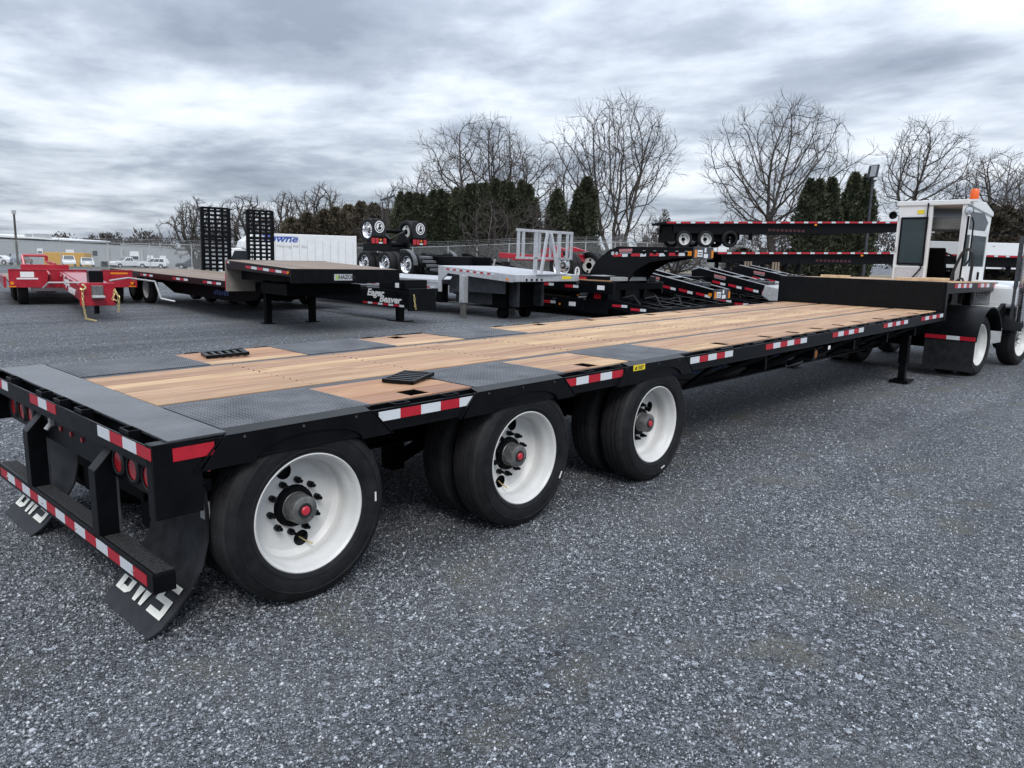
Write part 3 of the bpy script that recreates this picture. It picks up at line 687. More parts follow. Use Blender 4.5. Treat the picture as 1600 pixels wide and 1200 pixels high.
# step up to the front deck: tread-plated riser
o = MB().box(LD, LD+.012, 0, W, H(-.16), H(.428)).build('riser_plate', MB_black, T)
vs_, fs_ = tread_bars(.0, .42, 0.02, W-.02, .036, .015, .005, .0032)
b = MB(); b.v = [(LD-.0004-z, v, H(.006)+u) for u, v, z in vs_]; b.f = fs_; b.build('raised_bar', MB_black, o, kind='stuff')
MB().box(LD-.004, LD+.04, -.002, W+.002, H(.428), H(.436)).build('riser_cap', M_rail, T, bevel=.002)
MB().box(LD-.012, LD+.10, -.004, .0, H(-.14), H(.43)).build('riser_side', MB_black, T)
MB().box(LD-.012, LD+.10, W, W+.004, H(-.14), H(.43)).build('riser_side', MB_black, T)
UX = 15.40
def uh(x): return H(.428)-(x-LD)*.0185
for y0, y1 in ((.004, .014), (W-.014, W-.004)):
    MB().prism([(LD+.04, uh(LD)-.005), (UX, uh(UX)-.005), (UX, uh(UX)-.14), (LD+.04, uh(LD)-.17)], 'y', y0, y1).build('upper_side_rail', MB_black, T)
for k in range(17):
    a = .02+(W-.04)*k/17; b = .02+(W-.04)*(k+1)/17
    MB().prism([(LD+.05, uh(LD)), (UX, uh(UX)), (UX, uh(UX)-.03), (LD+.05, uh(LD)-.03)], 'y', a+.002, b-.002).build('deck_plank', M_plank, T)
for y in (.735, mir(.735)):
    MB().prism([(LD+.02, uh(LD)-.03), (UX, uh(UX)-.03), (UX, uh(UX)-.16), (LD+.3, uh(LD)-.30), (LD+.02, H(-.40))], 'y', y-.05, y+.05).build('neck_beam', MB_black, T)
MB().box(UX, UX+.03, 0, W, uh(UX)-.15, uh(UX)).build('front_rail', MB_black, T)
def utape(x0, x1, n, first=0):
    for s, y in ((0, .0015), (1, W-.0038)):
        for k in range(n):
            a = x0+(x1-x0)*k/n; b = x0+(x1-x0)*(k+1)/n; red = (k+first) % 2 == 0
            MB().box(a, b-.002, y, y+.0023, uh(a)-.085, uh(a)-.02).build('red_tape' if red else 'white_tape', M_tred if red else M_twhite, T)
utape(12.02, 13.05, 6); utape(13.45, 14.25, 4); utape(14.55, 15.38, 5)
def at_deck(x, h): return DZ+h+TP*x
# two boards left on the front deck
for nm, x0, x1, y0, y1, h, lab in (('dunnage_board', 11.75, 13.9, .55, .80, .05, 'long pale board lying on the raised front deck beside the tractor cab'), ('dunnage_board', 11.7, 11.95, 1.55, 1.95, .05, 'short pale board end sticking up behind the black tread plated riser')):
    tag(MB().prism([(x0, at_deck(x0,0)+uh(x0)-DZ+.002), (x1, at_deck(x1,0)+uh(x1)-DZ+.002), (x1, at_deck(x1,0)+uh(x1)-DZ+h), (x0, at_deck(x0,0)+uh(x0)-DZ+h)], 'y', y0, y1).build(nm, M_lumber, bevel=.004), lab, 'board')

for y in (.70, 1.30, 1.90):
    MB().box(.10,.25,y-.006,y+.006,H(-.29),H(-.03)).build('tail_gusset', MB_black, T)
pts = [(.12,.30,H(-.22)),(.16,.50,H(-.30)),(.15,.75,H(-.25)),(.17,1.0,H(-.33)),(.15,1.35,H(-.27)),(.16,1.7,H(-.32)),(.14,2.1,H(-.24)),(.12,2.3,H(-.22))]
MB().tube(pts, .007, 6).build('wiring_harness', M_hose, T)
for y in (.26, .435, .61, 1.98, 2.155, 2.33): MB().tube([(.11,y,H(-.212)),(.15,y+.02,H(-.27))], .005, 5).build('lamp_lead', M_hose, T)
for y in (.712, mir(.802)):
    m = MB(); m.tube([(.0995,y-.004,zw(0,.34)),(.0995,y-.004,H(-.18))], .006, 5); m.build('weld_bead', M_rail, T)
for y in (.30, 1.05, 1.60, 2.30): MB().cyl((-.003,y,.288),(-.0075,y,.288),.006,6).build('rivet', M_zinc, T)
for c in (.70, 2.245, 3.78):
    for dx in (-.30, 0, .30): MB().cyl((c+dx,-.0105,H(-.028)),(c+dx,-.0135,H(-.028)),.007,6).build('skirt_bolt', M_rail, T)
MB().tube([(x, .50+.02*math.sin(x*3), H(-.33)-.05*math.sin(x*2.1)**2) for x in np.arange(4.6, 10.9, .3)], .011, 6).build('air_line', M_hose, T)
MB().tube([(x, .47+.02*math.sin(x*2.3), H(-.27)-.05*math.sin(x*2.6)**2) for x in np.arange(4.6, 10.9, .3)], .009, 6).build('air_line', mat('blue_air_line', (.02,.05,.16), .5), T)
MB().cyl((9.2,1.05,H(-.30)),(10.0,1.05,H(-.30)),.13,16).build('air_tank', MB_black, T, smooth=True)
# ------------------------------------------------------------------ white yard tractor under the front deck
A_ = R_(-4.5)
K_ = thing('yard_tractor', 'white yard tractor with orange beacon and tall perforated exhaust, hitched under the long trailer', 'tractor', (12.95, .95, 0), A_)
# local: x forward from the rear axle, y left, z up
tw = make_wheel(K_, (0, -1.20, .50), full=False); tw.scale = (1.10, 1.10, 1.10)
tw2 = copy_tree(tw, K_); tw2.location = (0, -.86, .50)
for y in (1.20, .86):
    o = copy_tree(tw, K_); o.location = (0, y, .50); o.rotation_euler = (0, 0, PI)
fwl = make_wheel(K_, (2.25, -1.20, .50), 'budd'); fwl.data.materials.clear(); fwl.data.materials.append(M_white); fwl.scale = (1.10, 1.15, 1.10); fwl.rotation_euler = (0, .4, R_(-3))
o = copy_tree(fwl, K_); o.location = (2.25, 1.20, .50); o.rotation_euler = (0, 0, PI)
MB().cyl((0,-.8,.5),(0,.8,.5),.11,14).build('rear_axle', M_blackflat, K_, smooth=True)
MB().cyl((2.25,-.95,.5),(2.25,.95,.5),.07,12).build('front_axle', M_blackflat, K_, smooth=True)
for y in (-.42, .42): MB().box(-1.0, 3.2, y-.04, y+.04, .62, .86).build('chassis_rail', MB_black, K_, bevel=.004)
MB().prism([(-.45,.93),(.50,.99),(.50,1.05),(-.45,1.0),(-.62,.86),(-.60,.82)], 'y', -.48, .48).build('fifth_wheel', M_blackflat, K_, bevel=.005)
MB().cyl((-.55,.0,.72),(-.35,.0,.72),.19,16).cyl((-.72,.28,.70),(-.45,.28,.70),.07,12).build('air_tank', MB_black, K_, smooth=True)
for s in (-1, 1):                                                # curved fenders with flaps
    y0, y1 = sorted((s*1.33, s*.60)); m = MB(); n = 14
    arc = [(.62*math.cos(R_(t)), .50+.62*math.sin(R_(t))) for t in np.linspace(20, 172, n)]
    inn = [(.60*math.cos(R_(t)), .50+.60*math.sin(R_(t))) for t in np.linspace(20, 172, n)]
    f_ = m.prism(arc+inn[::-1], 'y', y0, y1).build('fender', MB_black, K_, smooth=True)
    MB().box(-.66,-.645,y0,y1,.12,.60).build('mud_flap', M_flap, K_)
    for k, (a, b) in enumerate(((0,.30),(.30,.56),(.56,1.0))):
        ya, yb_ = y0+(y1-y0)*a, y0+(y1-y0)*b
        MB().box(-.672,-.661,ya,yb_,.605,.665).build('white_tape' if k == 1 else 'red_tape', M_twhite if k == 1 else M_tred, K_)
# cab: hollow, with an open rear doorway
CX0, CX1, CY0, CY1, CZ0, CZ1 = 1.72, 3.02, -.24, .95, 1.02, 2.93
MB().box(CX0, CX1, CY0, CY1, CZ0-.06, CZ0).build('cab_floor', M_blackflat, K_)
MB().prism([(CX0-.05,CZ1-.09),(CX0-.05,CZ1),(CX1-.45,CZ1+.0),(CX1+.05,CZ1-.16),(CX1+.05,CZ1-.24)], 'y', CY0-.03, CY1+.03).build('cab_roof', M_truckwhite, K_, bevel=.012)
MB().box(CX0-.03, CX0+.04, CY1-.10, CY1, CZ0, CZ1-.09).build('corner_post', M_truckwhite, K_, bevel=.006)
MB().box(CX0-.03, CX0+.04, CY0, CY0+.08, CZ0, CZ1-.09).build('corner_post', M_truckwhite, K_, bevel=.006)
MB().box(CX0-.03, CX0+.03, .34, .40, CZ0, CZ1-.09).build('door_post', M_truckwhite, K_, bevel=.006)
MB().box(CX0-.03, CX0+.03, .40, CY1-.10, CZ1-.30, CZ1-.09).build('rear_panel', M_truckwhite, K_, bevel=.004)
d_ = MB().box(CX0-.045, CX0-.015, .34, CY1-.02, CZ0, CZ0+.70).build('door', M_truckwhite, K_, bevel=.004)
MB().box(CX0-.049, CX0-.0452, .38, CY1-.05, CZ0+.02, CZ0+.68).build('tread_panel', M_alu, d_)
vs_, fs_ = tread_bars(.39, CY1-.06, .03, .67, .045, .020, .007, .004)
b = MB(); b.v = [(CX0-.0492-z, u, CZ0+v) for u, v, z in vs_]; b.f = fs_; b.build('raised_bar', M_chrome, d_, kind='stuff')
MB().box(CX0-.042, CX0-.034, .43, CY1-.10, CZ0+.76, CZ1-.34).build('window_glass', M_glass, K_)
m = MB()
for a, b_, c, d in ((.40,.43,.72,CZ1-CZ0-.30),(CY1-.10,CY1-.07,.72,CZ1-CZ0-.30),(.43,CY1-.10,.72,.76),(.43,CY1-.10,CZ1-CZ0-.34,CZ1-CZ0-.30)): m.box(CX0-.05, CX0-.03, a, b_, CZ0+c, CZ0+d)
m.build('window_seal', MB_black, K_, bevel=.003)
MB().tube([(CX0-.07,.70,CZ0+.05),(CX0-.09,.70,CZ0+.28),(CX0-.09,.42,CZ0+.66),(CX0-.06,.40,CZ0+.80),(CX0-.06,.415,CZ1-.30),(CX0-.06,.415,CZ1-.05)], .014, 8).build('grab_rail', MB_black, K_, smooth=True)
MB().box(CX0-.08, CX0-.05, .48, .56, CZ0+.02, CZ0+.18).build('door_latch', MB_black, K_)
for s, y in ((-1, CY0), (1, CY1)):                               # side walls
    y0, y1 = sorted((y, y-s*.03))
    MB().prism([(CX0,CZ0-.05),(CX1,CZ0-.05),(CX1,CZ0+.72),(CX0,CZ0+.72)], 'y', y0, y1).build('side_wall', M_truckwhite, K_, bevel=.004)
    MB().prism([(CX0,CZ1-.62),(CX1,CZ1-.62),(CX1+.05,CZ1-.24),(CX1-.30,CZ1-.02),(CX0,CZ1-.02)], 'y', y0, y1).build('upper_wall', M_truckwhite, K_, bevel=.004)
    MB().box(CX1-.08, CX1, y0, y1, CZ0+.72, CZ1-.62).build('side_post', M_truckwhite, K_)
    MB().box(CX0+.30, CX0+.36, y0, y1, CZ0+.72, CZ1-.62).build('side_post', M_truckwhite, K_)
    ym = (y0+y1)/2
    MB().box(CX0+.36, CX1-.08, ym-.004, ym+.004, CZ0+.72, CZ1-.62).build('window_glass', M_glass, K_)
    MB().box(CX0+.04, CX0+.30, ym-.004, ym+.004, CZ0+.72, CZ1-.62).build('window_glass', M_glass, K_)
    MB().prism([(CX0+.18,CZ1-.52),(CX1-.25,CZ1-.52),(CX1-.12,CZ1-.36),(CX1-.40,CZ1-.20),(CX0+.18,CZ1-.20)], 'y', y-s*.001, y+s*.006).build('quarter_window', M_carglass, K_)
MB().box(CX1-.03, CX1, CY0, CY1, CZ0, CZ0+.62).build('front_wall', M_truckwhite, K_)
MB().beam((CX1-.02,(CY0+CY1)/2,CZ0+.62),(CX1+.03,(CY0+CY1)/2,CZ1-.24),CY1-CY0-.12,.006,(1,0,0)).build('windscreen', glassy('clear_glass', (.03,.04,.04), .05, .22), K_)
MB().box(CX1-.38, CX1-.05, CY0+.08, CY1-.05, CZ0, CZ0+.62).build('dashboard', M_blackflat, K_, bevel=.03)
o = MB().box(CX0+.42, CX0+.92, .15, .65, CZ0+.30, CZ0+.46).build('driver_seat', M_blackflat, K_, bevel=.04)
MB().beam((CX0+.46,.40,CZ0+.44),(CX0+.34,.40,CZ0+1.05),.46,.12,(1,0,0)).build('seat_back', M_blackflat, o, bevel=.03)
o = MB().cyl((CX0+1.0,.34,CZ0+.55),(CX0+.90,.34,CZ0+.78),.02,8).build('steering_column', M_blackflat, K_)
sw = MB().lathe([(.20,-.012),(.225,0),(.20,.012),(.188,0)], 24, closed=True).build('steering_wheel', M_hose, o, smooth=True)
sw.data.transform(Matrix.Translation((CX0+.90,.34,CZ0+.78)) @ Matrix.Rotation(R_(62), 4, 'Y') @ Matrix.Rotation(R_(90), 4, 'X'))
MB().box(CX0+.20, CX1-.2, CY0+.05, CY1-.05, CZ1-.52, CZ1-.30).build('overhead_console', mat('grey_trim', (.18,.185,.18), .6), K_, bevel=.02)
# beacon, work lamp, mast
MB().box(CX0-.02, CX0+.14, CY0-.14, CY0+.03, CZ1-.04, CZ1+.0).build('beacon_bracket', M_truckwhite, K_)
MB().lathe([(0,0),(.072,0),(.074,.03),(.070,.16),(.055,.185),(0,.19)], 20).build('beacon', M_orange, K_, smooth=True).data.transform(Matrix.Translation((CX0+.06, CY0-.06, CZ1+.0)) @ Matrix.Rotation(R_(90), 4, 'X'))
o = MB().lathe([(0,.06),(.06,.05),(.072,.0),(.074,-.02)], 20).build('work_lamp', MB_black, K_, smooth=True)
o.data.transform(Matrix.Translation((CX0-.06, CY0-.05, CZ1-.20)) @ Matrix.Rotation(R_(-90), 4, 'Z'))
q = MB().lathe([(0,-.022),(.066,-.018)], 20).build('lamp_glass', M_chrome, o, smooth=True); q.data.transform(Matrix.Translation((CX0-.06, CY0-.05, CZ1-.20)) @ Matrix.Rotation(R_(-90), 4, 'Z'))
o = MB().lathe([(0,.06),(.06,.05),(.072,.0),(.074,-.02)], 16).build('work_lamp', MB_black, K_, smooth=True)
o.data.transform(Matrix.Translation((CX0-.04, CY1+.085, CZ1-.26)) @ Matrix.Rotation(R_(-90), 4, 'Z'))
MB().cyl((CX0-.10,CY0-.03,CZ0+.3),(CX0-.10,CY0-.06,CZ1-.30),.018,8).build('hose_mast', MB_black, K_)
def hoop(pts, r, name, m_=None):
    P = [Vector(p) for p in pts]; out = []
    for i in range(len(P)-1):
        p0, p1, p2, p3 = P[max(0,i-1)], P[i], P[i+1], P[min(len(P)-1,i+2)]
        for k in range(6):
            t = k/6; out.append(.5*((2*p1)+(-p0+p2)*t+(2*p0-5*p1+4*p2-p3)*t*t+(-p0+3*p1-3*p2+p3)*t**3))
    out.append(P[-1]); return MB().tube(out, r, 7).build(name, m_ or M_hose, K_, smooth=True)
hoop([(1.60,-.10,1.10),(1.58,-.16,1.60),(1.55,-.32,2.02),(1.55,-.46,1.95),(1.57,-.46,1.50),(1.60,-.44,1.08)], .026, 'air_hose')
hoop([(1.60,-.12,1.05),(1.50,-.22,1.40),(1.50,-.36,1.52),(1.52,-.40,1.20),(1.60,-.40,1.0)], .020, 'air_hose')
hoop([(1.62,-.10,1.30),(1.3,-.25,.98),(.85,-.40,.93),(.55,-.30,1.10),(.45,-.10,1.25)], .022, 'air_hose')
MB().box(1.52,1.60,-.52,-.40,CZ0+.02,CZ0+.42).build('valve_box', MB_black, K_)
# body behind and right of the cab
MB().prism([(1.66,.80),(1.66,1.06),(3.35,1.06),(3.35,.80)], 'y', -1.0, 1.1).build('body_skirt', M_truckwhite, K_, bevel=.01)
MB().cyl((1.655,-.90,.96),(1.635,-.90,.96),.055,16).build('tail_lamp', M_lens, K_)
MB().prism([(1.72,1.06),(1.72,1.42),(2.3,1.50),(3.05,1.40),(3.45,1.20),(3.45,.98),(1.9,1.02)], 'y', -1.22, -.29).build('engine_hood', M_truckwhite, K_, bevel=.05)
MB().box(1.70, 1.718, -.78, -.50, 1.08, 1.36).build('hood_tread_panel', M_alu, K_)
vs_, fs_ = tread_bars(-.78, -.50, 1.09, 1.35, .045, .02, .007, .004)
b = MB(); b.v = [(1.6998-z, u, v) for u, v, z in vs_]; b.f = fs_; b.build('raised_bar', M_chrome, K_, kind='stuff')
MB().beam((2.0,-1.23,1.30),(3.2,-1.23,1.12),.01,.05,(0,1,0)).build('hood_moulding', M_alu, K_)
for s in (-1, 1):
    arc = [(2.25+.66*math.cos(R_(t)), .50+.60*math.sin(R_(t))) for t in np.linspace(8, 165, 12)]; inn = [(2.25+.63*math.cos(R_(t)), .50+.57*math.sin(R_(t))) for t in np.linspace(8, 165, 12)]
    y0, y1 = sorted((s*1.34, s*1.0)); MB().prism(arc+inn[::-1], 'y', y0, y1).build('fender', MB_black, K_, smooth=True)
MB().prism([(.95,.78),(1.55,1.12),(1.66,1.12),(1.66,.55),(1.2,.50)], 'y', -1.05, -1.0).build('step_bracket', MB_black, K_)
MB().box(.75,1.45,-1.10,-.75,.45,.70).build('battery_box', M_alu, K_, bevel=.01)
MB().box(.78,1.42,-1.104,-1.101,.48,.68).build('box_lid', M_zinc, K_)
for k in range(5): MB().box(CX0+.10, CX0+.13, CY0-.006, CY0-.001, CZ0+.80+.10*k, CZ0+.87+.10*k).build('side_louvre', M_ink, K_)
MB().box(CX0-.036,CX0-.030,.48,.60,CZ1-.24,CZ1-.17).build('warning_label', M_yellow, K_); MB().box(CX0+.5,CX0+.75,CY0-.004,CY0-.001,CZ0+.30,CZ0+.45).build('unit_label', M_label, K_)
MB().box(CX1-.40,CX1-.36,CY0-.03,CY0-.001,CZ0+.45,CZ0+.62).build('door_handle', MB_black, K_)
for z in (CZ0+.2, CZ0+1.0, CZ0+1.6): MB().cyl((CX0-.035,CY1-.02,z-.05),(CX0-.035,CY1-.02,z+.05),.014,8).build('hinge', M_zinc, K_)
MB().tube([(CX0+.1,CY0-.05,CZ0+.75),(CX0+.1,CY0-.09,CZ0+.85),(CX0+.1,CY0-.09,CZ0+1.5),(CX0+.1,CY0-.05,CZ0+1.6)], .014, 6).build('grab_rail', MB_black, K_)
# exhaust stack with perforated guard
EX, EY = 1.78, -1.28
MB().cyl((EX,EY,.78),(EX,EY,2.55),.062,20).build('exhaust_pipe', M_chrome, K_, smooth=True)
MB().cyl((EX,EY,2.55),(EX+.02,EY,2.72),.05,16,.045).build('exhaust_tip', M_chrome, K_, smooth=True)
m = MB(); n = 20; R2 = .098                                     # guard: a lattice of strips leaving real holes
for i in range(0, n):
    a = 2*PI*i/n
    if -.2 < math.sin(a) : pass
    m.beam((EX+R2*math.cos(a), EY+R2*math.sin(a), .80), (EX+R2*math.cos(a), EY+R2*math.sin(a), 2.42), .0155, .003, (math.cos(a), math.sin(a), 0))
for k in range(34):
    z = .80+1.62*k/33
    m.cyl((EX,EY,z-.010),(EX,EY,z+.010),R2+.001,20) if k in (0,33) else [m.beam((EX+R2*math.cos(2*PI*i/n), EY+R2*math.sin(2*PI*i/n), z), (EX+R2*math.cos(2*PI*(i+1)/n), EY+R2*math.sin(2*PI*(i+1)/n), z), .003, .020) for i in range(n)]
m.build('exhaust_guard', M_chrome, K_, kind='stuff')
MB().box(EX-.06,EX+.0,EY+.11,EY+.17,.75,2.28).build('stack_bracket', M_rail, K_, bevel=.004)
MB().box(EX-.08,EX+.12,EY-.02,EY+.2,.70,.80).build('stack_base', MB_black, K_)
MB().beam((2.9,-1.0,1.5),(2.9,-1.25,1.95),.03,.03).build('mirror_arm', MB_black, K_)
MB().box(2.86,2.94,-1.30,-1.10,1.60,1.80).build('mirror', MB_black, K_, bevel=.01)
MB().beam((CX1,CY0-.02,CZ1-.55),(CX1+.1,CY0-.45,CZ1-.56),.03,.03).build('mirror_arm', MB_black, K_)

# ------------------------------------------------------------------ parked trailers; local x runs forward, z up, y left
DOWN = -PI/2
def ltape(root, x0, x1, y, z, n, h=.05, first=0, side=-1, gap=0., slope=0., wr=None):
    st = (x1-x0)/n
    for k in range(n):
        red = (k+first) % 2 == 0; a = x0+st*k; b = a+st*(1-gap)
        ya, yb_ = sorted((y, y+side*.004))
        MB().prism([(a,z+slope*(a-x0)),(b,z+slope*(b-x0)),(b,z+slope*(b-x0)+h),(a,z+slope*(a-x0)+h)], 'y', ya, yb_).build('red_tape' if red else 'white_tape', M_tred if red else M_twhite, root)
def planks(root, x0, x1, y0, y1, z, n, m_, t=.04, z1=None):
    z1 = z if z1 is None else z1
    for k in range(n):
        a = y0+(y1-y0)*k/n; b = y0+(y1-y0)*(k+1)/n
        MB().prism([(x0,z),(x1,z1),(x1,z1-t),(x0,z-t)], 'y', a+.003, b-.003).build('deck_plank', m_, root)
small_white = None
def small_wheel(root, loc, kind='white', s=1.0, flip=False):
    global small_white
    key = 'sw_'+kind
    if key not in globals():
        globals()[key] = make_wheel(root, loc, kind, flip, full=(kind != 'white')); o = globals()[key]
    else: o = make_wheel(root, loc, kind, flip, old=globals()[key])
    o.scale = (s, s, s); return o

# the weathered drop deck beside the red one
B = thing('weathered_drop_deck_trailer', 'black drop deck trailer with greyed wood deck on two black legs, beside the red trailer', 'trailer', (8.27, 10.56, 0), R_(-94.9))
planks(B, -3.30, -.02, -1.25, 1.25, 1.44, 10, M_oldwood, z1=1.345)
planks(B, -13.0, -3.36, -1.25, 1.25, .955, 10, M_oldwood)
for y in (-1.28, 1.26):
    MB().prism([(-3.34,1.435),(0,1.34),(0,1.18),(-3.34,1.25)], 'y', y, y+.02).build('side_rail', MB_black, B)
    MB().prism([(-13,.955),(-3.34,.955),(-3.34,.80),(-13,.80)], 'y', y, y+.02).build('side_rail', MB_black, B)
MB().box(-.02, .012, -1.29, 1.29, 1.05, 1.342).build('front_plate', MB_black, B, bevel=.004)
MB().prism([(-3.1,1.38),(-.02,1.30),(-.02,1.08),(-3.1,1.0)], 'y', -1.0, 1.0).build('neck_frame', M_blackflat, B)
MB().box(-3.36,-3.30,-1.29,1.29,.72,1.45).build('riser', mat('pale_riser_paint', (.20,.18,.16), .6), B, bevel=.004)
MB().box(-3.37,-3.33,-1.292,-1.286,.76,1.12).build('red_tape', M_tred, B)
for y in (-.55, .55):
    MB().prism([(-13,.90),(-3.36,.90),(-2.6,1.0),(-3.2,.52),(-4.5,.38),(-9.0,.38),(-10,.62),(-13,.62)], 'y', y-.05, y+.05).build('main_beam', M_blackflat, B)
for y in (-.62, .50):
    l_ = MB().box(-2.66,-2.52,y-.07,y+.07,.0,1.10).build('landing_leg', M_blackflat, B, bevel=.006); MB().box(-2.72,-2.46,y-.13,y+.13,0,.02).build('foot', M_blackflat, l_)
MB().box(-2.62,-2.58,-.6,.5,.62,.70).build('leg_brace', M_blackflat, B)
MB().box(-2.3,-1.0,-.9,.9,.74,.98).build('cross_frame', M_blackflat, B)
ltape(B, -3.30, -3.12, -1.28, 1.37, 2); ltape(B, -2.2, -.10, -1.28, 1.29, 7, .055, slope=-.028, gap=.08)
for x in (-12.4, -9.8, -7.0, -4.8): ltape(B, x, x+1.15, -1.28, .85, 4, .055, gap=.05)
MB().box(-.0,-.0,0,0,0,0) if False else None
MB().cyl((-.12,-1.282,1.26),(-.12,-1.30,1.26),.03,10).build('amber_lamp', M_amber, B)
pl_ = MB().box(.013,.018,-.33,.10,1.11,1.24).build('maker_plate', M_alu, B)
MB().cyl((.0185,-.25,1.175),(.0195,-.25,1.175),.05,14).build('plate_emblem', mat('green_emblem', (.28,.40,.12), .5), pl_)
text('plate_text', 'HAZON', .11, M_ink, pl_, (.0195, -.03, 1.175), (PI/2, 0, PI/2), bold=.002)
for k in range(6): MB().box(-5.9+.17*k, -5.9+.17*k+.12, -.604, -.6, .50+.015*(k%2), .60+.02*((k*2)%3)).build('blue_lettering', mat('blue_paint', (.02,.07,.22), .5) if k == 0 else bpy.data.materials['blue_paint'], B)
for x in (-10.2, -11.5):
    for y in (-1.02, 1.02): small_wheel(B, (x, y, .46), 'white', 1.0, y > 0)

# red trailer with a pintle tongue
Q = thing('red_equipment_trailer', 'bright red equipment trailer with slanted pintle tongue and hanging chains, far left', 'trailer', (6.12, 20.75, 0), math.atan2(-.97, -.205))
MB().box(-.03,.02,-1.52,1.52,.50,1.0).build('front_bulkhead', M_red, Q, bevel=.008)
MB().box(.02,.035,-1.53,1.53,.97,1.0).build('bulkhead_lip', M_red, Q)
MB().prism([(-7.5,.66),(-.03,.80),(-.03,.50),(-7.5,.45)], 'y', -1.64, -1.58).build('side_rail', M_red, Q)
MB().prism([(-7.5,.66),(-.03,.80),(-.03,.50),(-7.5,.45)], 'y', 1.58, 1.64).build('side_rail', M_red, Q)
planks(Q, -7.4, -.2, -1.5, 1.5, .64, 10, M_oldwood)
m = MB()
for s in (-1, 1): m.prism([(-.2,.86),(.02,.90),(5.0,.83),(5.0,.46),(.02,.50),(-.2,.50)], 'y', s*.30-.04, s*.30+.04)
for s, y in ((-1,-.34),(1,.26)):
    MB().prism([(-.2,.90),(.02,.94),(5.1,.80),(5.1,.44),(3.0,.50),(.02,.55)], 'y', y, y+.08).build('tongue_beam', M_red, Q, bevel=.006)
MB().box(5.08,5.14,-.36,.36,.34,.86).build('tongue_head', M_red, Q, bevel=.012)
MB().prism([(.2,.95),(4.9,.84),(4.9,.80),(.2,.90)], 'y', -.26, .26).build('tongue_deck', M_red, Q)
h_ = MB().box(5.14,5.20,-.12,.12,.50,.80).build('hitch_plate', M_steel, Q, bevel=.01)
MB().box(5.20,5.40,-.13,.13,.53,.58).build('pintle', M_zinc, h_, bevel=.01)
t1 = text('lettering', 'Eager', .30, M_label, Q, (2.0, -.344, .76), (PI/2, 0, 0), .25, .008, sx=2.0)
t2 = text('lettering', 'Beaver', .30, M_label, Q, (3.3, -.344, .61), (PI/2, 0, 0), .25, .008, sx=2.0)
for x, z in ((.5,.84),(1.5,.85),(2.5,.83)): MB().box(x,x+.28,-.345,-.342,z,z+.05).build('white_tape', M_twhite, Q)
MB().box(.021,.024,-1.25,-.93,.78,.93).build('white_label', M_label, Q); MB().box(.021,.024,-1.34,-.84,.725,.765).build('white_label', M_label, Q)
MB().box(.021,.024,.95,1.40,.88,.93).build('orange_label', M_amber, Q)
for y in (-1.45, 1.50):
    MB().cyl((.02,y,.62),(.04,y,.62),.045,12).build('amber_lamp', M_amber, Q); MB().box(.02,.03,y-.09,y+.09,.515,.545).build('amber_lamp', M_amber, Q)
MB().box(4.2,4.65,-.10,.20,.82,1.12).build('jack_head', MB_black, Q, bevel=.02)
MB().cyl((4.40,.05,.10),(4.40,.05,.86),.06,12).build('jack_leg', MB_black, Q)
MB().tube([(5.0,-.30,.86),(4.6,-.9,.84),(4.3,-1.0,.70)], .02).build('hose', M_zinc, Q)
MB().tube([(4.9,.30,.90),(4.5,.75,.95),(4.4,1.35,.86),(4.5,1.45,.45),(4.6,1.75,.38)], .022).build('crank_handle', M_zinc, Q, smooth=True)
def chain(root, pts, r=.022):
    P = [Vector(p) for p in pts]; d = [(b-a).length for a, b in zip(P, P[1:])]; tot = sum(d); n = int(tot/.062); lm = None
    for k in range(n):
        s = (k+.5)/n*tot; i = 0
        while s > d[i] and i < len(d)-1: s -= d[i]; i += 1
        c = P[i].lerp(P[i+1], s/d[i]); ax = (P[i+1]-P[i]).normalized()
        if lm is None:
            m = MB(); loop_ = [(.034*math.cos(t)*.62, 0, .040*math.sin(t)) for t in np.linspace(0, 2*PI, 9)]; m.tube(loop_, .0085, 5); o = m.build('chain_link', M_chain, root); lm = o.data
        else: o = link('chain_link', lm, None, root)
        o.location = c; o.rotation_mode = 'QUATERNION'; q = ax.to_track_quat('Z', 'Y'); 
        from mathutils import Quaternion
        o.rotation_quaternion = q @ Quaternion((0,0,1), R_(90*(k % 2)+20))
chain(Q, [(5.2,-.30,.70),(5.24,-.31,.40),(5.26,-.27,.06),(5.5,-.10,.03)]); chain(Q, [(5.18,.34,.70),(5.24,.42,.55),(5.24,.40,.20)]); chain(Q, [(5.18,.36,.72),(5.22,.30,.50),(5.20,.44,.42)])
MB().tube([(5.2,-.30,.82),(5.27,-.26,.80),(5.28,-.24,.74),(5.25,-.31,.70),(5.22,-.34,.74)], .022).build('chain_hook', M_chain, Q, smooth=True)
for x in (-2.4, -3.6):
    for y in (-1.36, 1.36): small_wheel(Q, (x, y, .455), 'white', 1.0, y > 0)
for y in (-1.3, 1.3): small_wheel(Q, (-.75, y, .455), 'white', 1.0, y > 0)
MB().box(-.55,-.4,-1.0,-.1,.38,.50).build('white_rail', M_label, Q, bevel=.03)
for s_ in (-1, 1): MB().prism([(.02,.98),(.9,.90),(.02,.62)], 'y', s_*.62-.02, s_*.62+.02).build('bulkhead_gusset', M_red, Q)
